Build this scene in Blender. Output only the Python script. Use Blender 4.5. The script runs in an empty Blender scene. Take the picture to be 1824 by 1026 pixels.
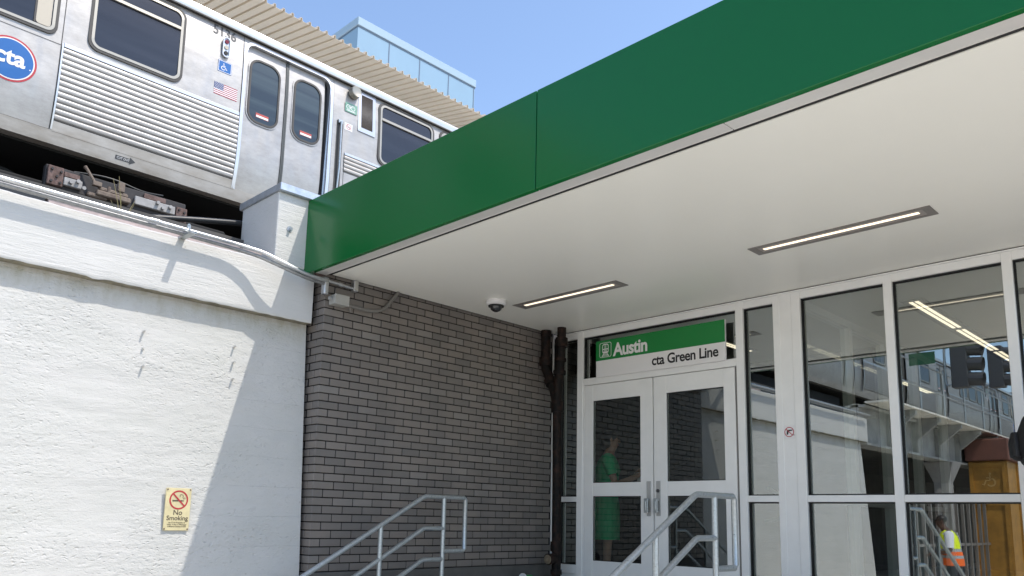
import bpy, bmesh, math, random
from mathutils import Vector, Matrix, Quaternion
random.seed(7)
S = bpy.context.scene
COL = S.collection

# ------------------------------------------------------------------ camera
cam_d = bpy.data.cameras.new("camera")
cam_d.sensor_width = 36.0
cam_d.lens = 1420.97 / 1824.0 * 36.0
cam_d.shift_x = 0.0
cam_d.shift_y = 171.0 / 1824.0
cam_d.clip_start = 0.05
cam_d.clip_end = 3000.0
cam = bpy.data.objects.new("camera", cam_d)
COL.objects.link(cam)
RIGHT = Vector((0.70017482, -0.71365971, 0.02109579))
UP = Vector((-0.13388735, -0.10221988, 0.98571054))
BACK = Vector((-0.7013055, -0.69299416, -0.1671218))
m3 = Matrix((RIGHT, UP, BACK)).transposed()
cam.matrix_world = Matrix.Translation((0, 0, 1.6)) @ m3.to_4x4()
S.camera = cam

# ------------------------------------------------------------------ world, sun, exposure
SUN_TO = Vector((0.271, -0.556, 1.0)).normalized()
elev = math.asin(SUN_TO.z)
azim = math.atan2(SUN_TO.x, SUN_TO.y)
w = bpy.data.worlds.new("World")
S.world = w
w.use_nodes = True
nt = w.node_tree
bg = nt.nodes["Background"]
sky = nt.nodes.new("ShaderNodeTexSky")
sky.sky_type = 'NISHITA'
sky.sun_disc = False
sky.sun_elevation = elev
sky.sun_rotation = azim
sky.altitude = 180.0
sky.air_density = 1.0
sky.dust_density = 1.2
sky.ozone_density = 1.6
nt.links.new(sky.outputs[0], bg.inputs[0])
bg.inputs[1].default_value = 0.15
sl = bpy.data.lights.new("sun", 'SUN')
sl.energy = 2.05
sl.angle = math.radians(0.5)
sl.color = (1.0, 0.94, 0.855)
sun = bpy.data.objects.new("sun", sl)
sun.rotation_euler = (-SUN_TO).to_track_quat('-Z', 'Y').to_euler()
sun.location = (4, -8, 20)
COL.objects.link(sun)
S.view_settings.view_transform = 'Standard'
S.view_settings.look = 'None'
S.view_settings.exposure = 0.98
S.view_settings.gamma = 1.0
S.cycles.max_bounces = 10
S.cycles.diffuse_bounces = 5
S.cycles.glossy_bounces = 5
S.cycles.transparent_max_bounces = 12
S.cycles.caustics_reflective = False
S.cycles.caustics_refractive = False

# ------------------------------------------------------------------ helpers: materials
def mat(name, col, rough=0.5, metal=0.0, var=0.0, vscale=3.0, bump=0.0, bscale=40.0, stretch=(1, 1, 1),
        spec=0.5, col2=None, lo=0.35, hi=0.7, bump2=0.0, b2scale=8.0, rvar=0.0, coat=0.0, aniso=0.0):
    m = bpy.data.materials.new(name)
    m.use_nodes = True
    n, l = m.node_tree.nodes, m.node_tree.links
    p = n["Principled BSDF"]
    c4 = (*col, 1)
    p.inputs["Base Color"].default_value = c4
    p.inputs["Roughness"].default_value = rough
    p.inputs["Metallic"].default_value = metal
    p.inputs["Specular IOR Level"].default_value = spec
    if coat:
        p.inputs["Coat Weight"].default_value = coat
        p.inputs["Coat Roughness"].default_value = 0.08
    if var or bump or col2 or bump2 or rvar:
        tc = n.new("ShaderNodeTexCoord")
        mp = n.new("ShaderNodeMapping")
        mp.inputs["Scale"].default_value = stretch
        l.new(tc.outputs["Object"], mp.inputs["Vector"])
        v = mp.outputs["Vector"]
    if var or col2 or rvar:
        nz = n.new("ShaderNodeTexNoise")
        nz.inputs["Scale"].default_value = vscale
        nz.inputs["Detail"].default_value = 8
        nz.inputs["Roughness"].default_value = 0.62
        l.new(v, nz.inputs["Vector"])
        rp = n.new("ShaderNodeValToRGB")
        rp.color_ramp.elements[0].position = lo
        rp.color_ramp.elements[1].position = hi
        if col2:
            a, b = (*col, 1), (*col2, 1)
        else:
            a = (*[max(0, x * (1 - var)) for x in col], 1)
            b = (*[min(1, x * (1 + var)) for x in col], 1)
        rp.color_ramp.elements[0].color = a
        rp.color_ramp.elements[1].color = b
        l.new(nz.outputs["Fac"], rp.inputs["Fac"])
        if var or col2:
            l.new(rp.outputs["Color"], p.inputs["Base Color"])
        if rvar:
            mr = n.new("ShaderNodeMapRange")
            mr.inputs["From Min"].default_value = 0.3
            mr.inputs["From Max"].default_value = 0.7
            mr.inputs["To Min"].default_value = max(0.02, rough - rvar)
            mr.inputs["To Max"].default_value = min(1, rough + rvar)
            l.new(nz.outputs["Fac"], mr.inputs["Value"])
            l.new(mr.outputs["Result"], p.inputs["Roughness"])
    last = None
    for st, sc in ((bump2, b2scale), (bump, bscale)):
        if st:
            bz = n.new("ShaderNodeTexNoise")
            bz.inputs["Scale"].default_value = sc
            bz.inputs["Detail"].default_value = 10
            bz.inputs["Roughness"].default_value = 0.65
            l.new(v, bz.inputs["Vector"])
            bn = n.new("ShaderNodeBump")
            bn.inputs["Strength"].default_value = 1.0
            bn.inputs["Distance"].default_value = st
            l.new(bz.outputs["Fac"], bn.inputs["Height"])
            if last:
                l.new(last, bn.inputs["Normal"])
            last = bn.outputs["Normal"]
    if last:
        l.new(last, p.inputs["Normal"])
    return m

def emis(name, col, strength):
    m = bpy.data.materials.new(name)
    m.use_nodes = True
    p = m.node_tree.nodes["Principled BSDF"]
    p.inputs["Base Color"].default_value = (*col, 1)
    p.inputs["Emission Color"].default_value = (*col, 1)
    p.inputs["Emission Strength"].default_value = strength
    return m

def glass(name, r0, tint, rough=0.0):
    m = bpy.data.materials.new(name)
    m.use_nodes = True
    n, l = m.node_tree.nodes, m.node_tree.links
    n.clear()
    out = n.new("ShaderNodeOutputMaterial")
    mix = n.new("ShaderNodeMixShader")
    tr = n.new("ShaderNodeBsdfTransparent")
    gl = n.new("ShaderNodeBsdfGlossy")
    gl.inputs["Roughness"].default_value = rough
    gl.inputs["Color"].default_value = (0.93, 0.98, 0.96, 1)
    tr.inputs["Color"].default_value = (*tint, 1)
    lw = n.new("ShaderNodeLayerWeight")
    lw.inputs["Blend"].default_value = 0.5
    pw = n.new("ShaderNodeMath"); pw.operation = 'POWER'
    pw.inputs[1].default_value = 5.0
    l.new(lw.outputs["Facing"], pw.inputs[0])
    mr = n.new("ShaderNodeMapRange")
    mr.inputs["To Min"].default_value = r0
    mr.inputs["To Max"].default_value = 1.0
    l.new(pw.outputs[0], mr.inputs["Value"])
    l.new(mr.outputs["Result"], mix.inputs["Fac"])
    l.new(tr.outputs[0], mix.inputs[1])
    l.new(gl.outputs[0], mix.inputs[2])
    l.new(mix.outputs[0], out.inputs["Surface"])
    return m

# ------------------------------------------------------------------ helpers: geometry
def rrect(x0, x1, z0, z1, r, n=6):
    pts = []
    for cx, cz, a0 in ((x1 - r, z1 - r, 0), (x0 + r, z1 - r, 90), (x0 + r, z0 + r, 180), (x1 - r, z0 + r, 270)):
        for i in range(n + 1):
            a = math.radians(a0 + 90 * i / n)
            pts.append((cx + r * math.cos(a), cz + r * math.sin(a)))
    return pts

def circ(cx, cz, r, n=32, a0=0.0, a1=360.0):
    return [(cx + r * math.cos(math.radians(a0 + (a1 - a0) * i / n)), cz + r * math.sin(math.radians(a0 + (a1 - a0) * i / n))) for i in range(n)]

OFF = {}
class MB:
    def __init__(s):
        s.v, s.f, s.m = [], [], []
    def face(s, pts, mi=0):
        b = len(s.v)
        s.v += [tuple(p) for p in pts]
        s.f.append(tuple(range(b, b + len(pts)))); s.m.append(mi)
    def box(s, x0, x1, y0, y1, z0, z1, mi=0):
        b = len(s.v)
        s.v += [(x0, y0, z0), (x1, y0, z0), (x1, y1, z0), (x0, y1, z0), (x0, y0, z1), (x1, y0, z1), (x1, y1, z1), (x0, y1, z1)]
        for q in ((0, 3, 2, 1), (4, 5, 6, 7), (0, 1, 5, 4), (1, 2, 6, 5), (2, 3, 7, 6), (3, 0, 4, 7)):
            s.f.append(tuple(b + i for i in q)); s.m.append(mi)
        return s
    def hexa(s, p, mi=0):
        b = len(s.v); s.v += [tuple(q) for q in p]
        for q in ((0, 3, 2, 1), (4, 5, 6, 7), (0, 1, 5, 4), (1, 2, 6, 5), (2, 3, 7, 6), (3, 0, 4, 7)):
            s.f.append(tuple(b + i for i in q)); s.m.append(mi)
        return s
    def prism(s, pts, fn, d0, d1, mi=0):
        """closed 2D outline extruded between depths; fn(a, b, d) -> xyz"""
        b = len(s.v); n = len(pts)
        s.v += [tuple(fn(a, c, d0)) for a, c in pts] + [tuple(fn(a, c, d1)) for a, c in pts]
        s.f.append(tuple(range(b, b + n))); s.m.append(mi)
        s.f.append(tuple(range(b + 2 * n - 1, b + n - 1, -1))); s.m.append(mi)
        for i in range(n):
            j = (i + 1) % n
            s.f.append((b + i, b + n + i, b + n + j, b + j)); s.m.append(mi)
        return s
    def ring(s, outer, inner, fn, d0, d1, mi=0):
        b = len(s.v); n = len(outer)
        for d in (d0, d1):
            s.v += [tuple(fn(a, c, d)) for a, c in outer] + [tuple(fn(a, c, d)) for a, c in inner]
        O0, I0, O1, I1 = b, b + n, b + 2 * n, b + 3 * n
        for i in range(n):
            j = (i + 1) % n
            for q in ((O0 + i, O0 + j, I0 + j, I0 + i), (O1 + i, I1 + i, I1 + j, O1 + j), (O0 + i, O1 + i, O1 + j, O0 + j), (I0 + i, I0 + j, I1 + j, I1 + i)):
                s.f.append(q); s.m.append(mi)
        return s
    def tube(s, path, r, seg=10, mi=0, cap=True, closed=False):
        path = [Vector(p) for p in path]; n = len(path)
        rs = r if isinstance(r, (list, tuple)) else [r] * n
        b = len(s.v); up = None
        for i, p in enumerate(path):
            t = (path[min(i + 1, n - 1)] - path[max(i - 1, 0)])
            if closed:
                t = path[(i + 1) % n] - path[(i - 1) % n]
            t.normalize()
            if up is None:
                up = Vector((0, 0, 1)) if abs(t.z) < 0.9 else Vector((1, 0, 0))
            a = t.cross(up)
            if a.length < 1e-5:
                a = t.cross(Vector((0, 1, 0)))
            a.normalize(); c = a.cross(t).normalized(); up = c
            for k in range(seg):
                an = 2 * math.pi * k / seg
                s.v.append(tuple(p + (a * math.cos(an) + c * math.sin(an)) * rs[i]))
        for i in range(n if closed else n - 1):
            i2 = (i + 1) % n
            for k in range(seg):
                k2 = (k + 1) % seg
                s.f.append((b + i * seg + k, b + i * seg + k2, b + i2 * seg + k2, b + i2 * seg + k)); s.m.append(mi)
        if cap and not closed:
            s.f.append(tuple(b + k for k in range(seg - 1, -1, -1))); s.m.append(mi)
            s.f.append(tuple(b + (n - 1) * seg + k for k in range(seg))); s.m.append(mi)
        return s
    def cyl(s, p0, p1, r, seg=16, mi=0):
        return s.tube([p0, p1], r, seg, mi)
    def loft(s, rings, mi=0, cap=True):
        b = len(s.v); n = len(rings[0])
        for r in rings:
            s.v += [tuple(p) for p in r]
        for i in range(len(rings) - 1):
            for k in range(n):
                k2 = (k + 1) % n
                s.f.append((b + i * n + k, b + i * n + k2, b + (i + 1) * n + k2, b + (i + 1) * n + k)); s.m.append(mi)
        if cap:
            s.f.append(tuple(b + k for k in range(n - 1, -1, -1))); s.m.append(mi)
            s.f.append(tuple(b + (len(rings) - 1) * n + k for k in range(n))); s.m.append(mi)
        return s
    def sheet(s, x0, x1, z0, z1, fn, nx, nz, mi=0):
        b = len(s.v)
        for j in range(nz + 1):
            for i in range(nx + 1):
                s.v.append(tuple(fn(x0 + (x1 - x0) * i / nx, z0 + (z1 - z0) * j / nz)))
        for j in range(nz):
            for i in range(nx):
                q = b + j * (nx + 1) + i
                s.f.append((q, q + 1, q + nx + 2, q + nx + 1)); s.m.append(mi)
        return s
    def ellipsoid(s, c, r, nu=14, nv=9, mi=0, rot=None):
        b = len(s.v); c = Vector(c)
        for j in range(nv + 1):
            ph = -math.pi / 2 + math.pi * j / nv
            for i in range(nu):
                th = 2 * math.pi * i / nu
                p = Vector((r[0] * math.cos(ph) * math.cos(th), r[1] * math.cos(ph) * math.sin(th), r[2] * math.sin(ph)))
                if rot: p = rot @ p
                s.v.append(tuple(c + p))
        for j in range(nv):
            for i in range(nu):
                i2 = (i + 1) % nu
                s.f.append((b + j * nu + i, b + j * nu + i2, b + (j + 1) * nu + i2, b + (j + 1) * nu + i)); s.m.append(mi)
        return s
    def build(s, name, mats, parent=None, smooth=False, bevel=0.0, warp=None, seg=1):
        me = bpy.data.meshes.new(name)
        vs = [warp(Vector(p)) for p in s.v] if warp else s.v
        off = Vector((0, 0, 0))
        if parent is not None:      # parts keep the world offset of the thing they belong to
            off = OFF.get(parent.name, Vector((0, 0, 0)))
        me.from_pydata([(p[0] - off.x, p[1] - off.y, p[2] - off.z) for p in vs], [], s.f)
        if not isinstance(mats, (list, tuple)):
            mats = [mats]
        for m in mats:
            me.materials.append(m)
        for p, mi in zip(me.polygons, s.m):
            p.material_index = mi
        bm = bmesh.new(); bm.from_mesh(me)
        bmesh.ops.remove_doubles(bm, verts=bm.verts, dist=1e-5)
        bmesh.ops.recalc_face_normals(bm, faces=bm.faces)
        bm.to_mesh(me); bm.free()
        if smooth:
            for p in me.polygons:
                p.use_smooth = True
            if hasattr(me, "set_sharp_from_angle"):
                me.set_sharp_from_angle(angle=math.radians(40))
        o = bpy.data.objects.new(name, me)
        COL.objects.link(o)
        if parent is not None:
            o.parent = parent
            o.matrix_parent_inverse = Matrix.Identity(4)
            # world position = parent translation + local (all parents unrotated, unscaled)
        OFF[o.name] = Vector(off)
        if bevel:
            md = o.modifiers.new("bevel", 'BEVEL')
            md.width = bevel; md.segments = seg; md.limit_method = 'ANGLE'; md.angle_limit = math.radians(35)
        return o

def tag(o, label=None, cat=None, group=None, kind=None):
    if label: o["label"] = label
    if cat: o["category"] = cat
    if group: o["group"] = group
    if kind: o["kind"] = kind
    return o

def thing(name, label, cat, loc=(0, 0, 0), group=None):
    o = bpy.data.objects.new(name, None)
    o.empty_display_size = 0.2
    o.location = loc
    COL.objects.link(o)
    OFF[o.name] = Vector(loc)
    return tag(o, label, cat, group)

def kids(o):
    return [c for c in bpy.data.objects if c.parent == o]

def copy_tree(o, delta=None, label=None):
    c = o.copy(); COL.objects.link(c)
    for ch in kids(o):
        d = copy_tree(ch); d.parent = c
    if delta is not None:
        c.location = Vector(o.location) + Vector(delta)
    if label:
        c["label"] = label
    return c

# planes to draw flat graphics on: fn(a, b, d): a to the reader's right, b up, d towards the reader
def on_y(y):
    return lambda a, b, d: (a, y - d, b)        # surface facing -Y, reader looks along +Y
def on_x(x):
    return lambda a, b, d: (x - d, -a, b)       # surface facing -X; a = -y
def place(fn, a0, b0, rot=0.0, sc=1.0):
    ca, sa = math.cos(rot), math.sin(rot)
    return lambda a, b, d: fn(a0 + sc * (a * ca - b * sa), b0 + sc * (a * sa + b * ca), d)

def text2d(txt, size, bold=0.0, align='LEFT', squeeze=1.0, space=1.0, shear=0.0):
    cu = bpy.data.curves.new("lettering", 'FONT')
    cu.body = txt; cu.size = size; cu.offset = bold * size; cu.align_x = align
    cu.space_character = space; cu.shear = shear; cu.resolution_u = 4
    o = bpy.data.objects.new("lettering", cu)
    COL.objects.link(o)
    dg = bpy.context.evaluated_depsgraph_get()
    me = bpy.data.meshes.new_from_object(o.evaluated_get(dg))
    vs = [(v.co.x * squeeze, v.co.y) for v in me.vertices]
    fs = [tuple(p.vertices) for p in me.polygons]
    bpy.data.objects.remove(o); bpy.data.curves.remove(cu); bpy.data.meshes.remove(me)
    return vs, fs

def add_text(mb, fn, txt, size, d, mi=0, **k):
    vs, fs = text2d(txt, size, **k)
    b = len(mb.v)
    mb.v += [tuple(fn(a, c, d)) for a, c in vs]
    for f in fs:
        mb.f.append(tuple(b + i for i in f)); mb.m.append(mi)

def stroke(mb, pts, wd, fn, d, mi=0, closed=False):
    n = len(pts)
    P = [Vector(p) for p in pts]
    L, Rr = [], []
    for i in range(n):
        a = P[(i - 1) % n] if (closed or i > 0) else P[i]
        c = P[(i + 1) % n] if (closed or i < n - 1) else P[i]
        t = (c - a).normalized(); nn = Vector((-t.y, t.x)) * wd / 2
        L.append(P[i] + nn); Rr.append(P[i] - nn)
    for i in range(n if closed else n - 1):
        j = (i + 1) % n
        mb.face([fn(L[i].x, L[i].y, d), fn(Rr[i].x, Rr[i].y, d), fn(Rr[j].x, Rr[j].y, d), fn(L[j].x, L[j].y, d)], mi)

def poly(mb, pts, fn, d, mi=0):
    mb.face([fn(a, b, d) for a, b in pts], mi)

# ------------------------------------------------------------------ materials
M = {}
def concrete_paint(name, base, dirt, dirt_amt, layers, pits=1.0, boards=1.0, stain=0.0):
    m = bpy.data.materials.new(name); m.use_nodes = True
    n, l = m.node_tree.nodes, m.node_tree.links
    p = n["Principled BSDF"]; p.inputs["Roughness"].default_value = 0.62
    p.inputs["Specular IOR Level"].default_value = 0.3
    tc = n.new("ShaderNodeTexCoord")
    def noise(scale, st=(1, 1, 1), det=8, ro=0.6):
        mp = n.new("ShaderNodeMapping"); mp.inputs["Scale"].default_value = st
        l.new(tc.outputs["Object"], mp.inputs["Vector"])
        z = n.new("ShaderNodeTexNoise"); z.inputs["Scale"].default_value = scale
        z.inputs["Detail"].default_value = det; z.inputs["Roughness"].default_value = ro
        l.new(mp.outputs[0], z.inputs["Vector"]); return z.outputs["Fac"]
    # colour: off-white paint, faint grey-ochre wear
    z = noise(1.3, (1, 1, 1.6), 9, 0.68)
    rp = n.new("ShaderNodeValToRGB")
    rp.color_ramp.elements[0].position = 0.30; rp.color_ramp.elements[1].position = 0.62
    rp.color_ramp.elements[0].color = (*[b * (1 - dirt_amt) + d * dirt_amt for b, d in zip(base, dirt)], 1)
    rp.color_ramp.elements[1].color = (*base, 1)
    l.new(z, rp.inputs["Fac"])
    # small dark specks where paint has flaked
    vo = n.new("ShaderNodeTexVoronoi"); vo.inputs["Scale"].default_value = 7.0; vo.inputs["Randomness"].default_value = 1.0
    l.new(tc.outputs["Object"], vo.inputs["Vector"])
    sp = n.new("ShaderNodeMapRange"); sp.inputs["From Min"].default_value = 0.035; sp.inputs["From Max"].default_value = 0.06
    sp.inputs["To Min"].default_value = 0.45; sp.inputs["To Max"].default_value = 0.0
    l.new(vo.outputs["Distance"], sp.inputs["Value"])
    mx = n.new("ShaderNodeMix"); mx.data_type = 'RGBA'
    l.new(sp.outputs[0], mx.inputs[0]); l.new(rp.outputs[0], mx.inputs[6]); mx.inputs[7].default_value = (0.30, 0.27, 0.22, 1)
    l.new(mx.outputs[2], p.inputs["Base Color"])
    def math_(op, a, b):
        q = n.new("ShaderNodeMath"); q.operation = op
        for k_, x in enumerate((a, b)):
            if isinstance(x, (int, float)): q.inputs[k_].default_value = x
            else: l.new(x, q.inputs[k_])
        return q.outputs[0]
    def remap(x, a, b, c, d):
        q = n.new("ShaderNodeMapRange"); q.inputs[1].default_value = a; q.inputs[2].default_value = b
        q.inputs[3].default_value = c; q.inputs[4].default_value = d; l.new(x, q.inputs[0]); return q.outputs[0]
    patch = remap(noise(1.5, (0.6, 1, 1.3), 4, 0.6), 0.40, 0.66, 0.12, 1.0)
    total = None
    for scale, st, dist, masked in layers:
        h = math_('MULTIPLY', noise(scale, st, 6, 0.58), dist)
        if masked: h = math_('MULTIPLY', h, patch)
        total = h if total is None else math_('ADD', total, h)
    # sparse pits, sitting in the rough patches
    vp = n.new("ShaderNodeTexVoronoi"); vp.inputs["Scale"].default_value = 26.0
    mp = n.new("ShaderNodeMapping"); mp.inputs["Scale"].default_value = (0.7, 1, 1.5)
    wob = n.new("ShaderNodeVectorMath"); wob.operation = 'ADD'
    nzc = n.new("ShaderNodeTexNoise"); nzc.inputs["Scale"].default_value = 14.0; l.new(tc.outputs["Object"], nzc.inputs["Vector"])
    sc_ = n.new("ShaderNodeVectorMath"); sc_.operation = 'SCALE'; sc_.inputs["Scale"].default_value = 0.07
    l.new(nzc.outputs["Color"], sc_.inputs[0]); l.new(tc.outputs["Object"], wob.inputs[0]); l.new(sc_.outputs[0], wob.inputs[1])
    l.new(wob.outputs[0], mp.inputs["Vector"]); l.new(mp.outputs[0], vp.inputs["Vector"])
    pit = remap(vp.outputs["Distance"], 0.05, 0.32, -0.006, 0.0)
    total = math_('ADD', total, math_('MULTIPLY', math_('MULTIPLY', pit, patch), pits))
    # form-board lines
    sx = n.new("ShaderNodeSeparateXYZ"); l.new(tc.outputs["Object"], sx.inputs[0])
    zz = math_('ADD', sx.outputs["Z"], math_('MULTIPLY', noise(0.7, (1, 1, 1), 2, 0.5), 0.10))
    saw = math_('FRACT', math_('MULTIPLY', zz, 4.3), 0.0)
    total = math_('ADD', total, math_('MULTIPLY', saw, 0.010 * boards))
    b = n.new("ShaderNodeBump"); b.inputs["Strength"].default_value = 1.0; b.inputs["Distance"].default_value = 1.0
    l.new(total, b.inputs["Height"]); last = b.outputs[0]
    if stain:
        top = remap(sx.outputs["Z"], stain - 0.22, stain, 0.0, 1.0)
        sm = math_('MULTIPLY', top, remap(noise(7, (1.4, 1, 0.5), 7, 0.7), 0.42, 0.68, 0.0, 0.75))
        m2 = n.new("ShaderNodeMix"); m2.data_type = 'RGBA'
        l.new(sm, m2.inputs[0]); l.new(mx.outputs[2], m2.inputs[6]); m2.inputs[7].default_value = (0.33, 0.30, 0.20, 1)
        l.new(m2.outputs[2], p.inputs["Base Color"])
    l.new(last, p.inputs["Normal"])
    return m
M['wall'] = concrete_paint("white_painted_rough_concrete", (0.555, 0.545, 0.522), (0.38, 0.40, 0.35), 0.28,
    ((3.0, (0.4, 1, 1.6), 0.016, False), (16, (0.7, 1, 1.4), 0.009, True), (44, (0.75, 1, 1.4), 0.0085, True), (120, (0.8, 1, 1.2), 0.0026, False)), 1.0, 1.0, 3.24)
M['band'] = concrete_paint("white_painted_concrete_coping", (0.60, 0.588, 0.562), (0.40, 0.41, 0.38), 0.25,
    ((3.0, (0.35, 1, 1.6), 0.009, False), (16, (0.22, 1, 2.2), 0.005, False), (55, (0.16, 1, 2.2), 0.0032, False), (140, (0.4, 1, 1.5), 0.0014, False)), 0.35, 0.0)
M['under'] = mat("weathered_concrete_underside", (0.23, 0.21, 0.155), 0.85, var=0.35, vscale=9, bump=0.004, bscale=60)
M['galv'] = mat("galvanised_steel", (0.36, 0.385, 0.39), 0.36, 0.7, col2=(0.52, 0.55, 0.555), vscale=60, lo=0.3, hi=0.7, rvar=0.1)
M['conduit'] = mat("zinc_conduit", (0.60, 0.61, 0.62), 0.32, 0.9, var=0.12, vscale=30)
M['conduit2'] = mat("dull_zinc_conduit", (0.34, 0.34, 0.34), 0.45, 0.8, var=0.15, vscale=30)
M['flash'] = mat("metal_flashing", (0.46, 0.50, 0.55), 0.40, 0.75, var=0.15, vscale=14, rvar=0.1)
M['darkbolt'] = mat("dark_steel", (0.10, 0.10, 0.105), 0.5, 0.6)
M['steel_post'] = mat("weathered_steel", (0.21, 0.165, 0.13), 0.8, 0.0, col2=(0.10, 0.07, 0.055), vscale=16, bump=0.002, bscale=80)
M['rust'] = mat("rusted_brown_steel", (0.085, 0.052, 0.042), 0.85, col2=(0.20, 0.135, 0.12), vscale=14, bump=0.003, bscale=60)
M['blackcable'] = mat("black_cable_jacket", (0.012, 0.013, 0.014), 0.42, spec=0.5)
M['trough'] = mat("dusty_metal_trough", (0.45, 0.36, 0.33), 0.55, 0.2, var=0.2, vscale=12)
M['white_panel'] = mat("white_soffit_panel", (0.86, 0.84, 0.77), 0.30, var=0.012, vscale=0.8, spec=0.35, bump2=0.004, b2scale=0.9)
def green_panel():
    m = mat("green_enamel_panel", (0.003, 0.120, 0.026), 0.19, 0.0, spec=0.40, bump2=0.006, b2scale=0.8)
    return m
M['green'] = green_panel()
M['strip'] = mat("brushed_steel_strip", (0.74, 0.72, 0.69), 0.30, 0.25, var=0.05, vscale=1.2)
M['black'] = mat("black_gap", (0.015, 0.014, 0.014), 0.7)
M['frame'] = mat("white_aluminium_frame", (0.80, 0.79, 0.765), 0.34, 0.0, var=0.03, vscale=5, spec=0.5)
M['gasket'] = mat("black_rubber_gasket", (0.012, 0.012, 0.012), 0.5)
M['glass'] = glass("storefront_glass", 0.34, (0.70, 0.74, 0.70))
M['doorpane'] = glass("door_glass", 0.15, (0.66, 0.70, 0.67))
M['glass_in'] = glass("interior_glass", 0.09, (0.86, 0.89, 0.87))
M['led'] = emis("warm_led_diffuser", (1.0, 0.86, 0.66), 0.68)
M['led_in'] = emis("interior_led_diffuser", (1.0, 0.86, 0.66), 1.05)
M['lampframe'] = mat("grey_lamp_frame", (0.22, 0.20, 0.185), 0.4, 0.2)
M['lampwell'] = mat("lamp_reflector", (0.33, 0.29, 0.27), 0.35, 0.2)
M['interior_ceiling'] = mat("interior_white_ceiling", (0.62, 0.61, 0.56), 0.5)
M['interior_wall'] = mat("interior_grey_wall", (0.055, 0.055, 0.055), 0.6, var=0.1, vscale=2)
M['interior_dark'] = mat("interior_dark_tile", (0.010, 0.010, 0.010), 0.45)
M['interior_floor'] = mat("interior_floor_tile", (0.16, 0.155, 0.15), 0.4, var=0.1, vscale=3)
M['ground'] = mat("concrete_paving", (0.74, 0.70, 0.61), 0.85, var=0.14, vscale=1.2, bump=0.003, bscale=50)
M['asphalt'] = mat("asphalt", (0.055, 0.055, 0.056), 0.9, var=0.2, vscale=4, bump=0.004, bscale=120)
M['concrete'] = mat("bare_concrete", (0.72, 0.685, 0.61), 0.85, var=0.2, vscale=2.2, bump=0.004, bscale=40)
M['dark_concrete'] = mat("sooty_concrete", (0.10, 0.095, 0.088), 0.9, var=0.25, vscale=2.2, bump=0.004, bscale=30)
M['pipe'] = mat("rusty_cast_iron", (0.007, 0.006, 0.0055), 0.65, 0.0, spec=0.18, col2=(0.040, 0.020, 0.014), vscale=13, lo=0.45, hi=0.75, bump=0.002, bscale=70)
M['brass'] = mat("dull_brass", (0.30, 0.24, 0.17), 0.42, 0.6, var=0.2, vscale=30)
M['plate'] = mat("satin_metal_plate", (0.46, 0.455, 0.44), 0.4, 0.3)
M['boxgrey'] = mat("grey_junction_box", (0.40, 0.39, 0.36), 0.5, 0.3, var=0.08, vscale=10)
M['conduit_painted'] = mat("grey_painted_conduit", (0.19, 0.18, 0.165), 0.5, 0.2)
M['sgreen'] = mat("sign_green_face", (0.012, 0.205, 0.045), 0.35, spec=0.4)
M['swhite'] = mat("sign_white_face", (0.76, 0.74, 0.73), 0.4, spec=0.4)
M['sblack'] = mat("sign_black_ink", (0.012, 0.011, 0.012), 0.5)
M['sred'] = mat("sign_red_ink", (0.42, 0.03, 0.04), 0.5)
M['pinkred'] = mat("decal_red", (0.46, 0.075, 0.055), 0.4)
M['syellow'] = mat("faded_yellow_sign_plate", (0.62, 0.54, 0.315), 0.5, var=0.10, vscale=12)
M['sinkbrown'] = mat("faded_dark_ink", (0.085, 0.065, 0.045), 0.6)
M['blue'] = mat("decal_blue", (0.012, 0.115, 0.36), 0.35)
M['navy'] = mat("decal_flag_blue", (0.075, 0.095, 0.20), 0.5)
M['flagred'] = mat("decal_flag_red", (0.30, 0.03, 0.045), 0.5)
M['bikegreen'] = mat("decal_pale_green", (0.16, 0.33, 0.25), 0.5, var=0.15, vscale=60)
M['numgrey'] = mat("dark_grey_numerals", (0.06, 0.062, 0.066), 0.5)
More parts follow.
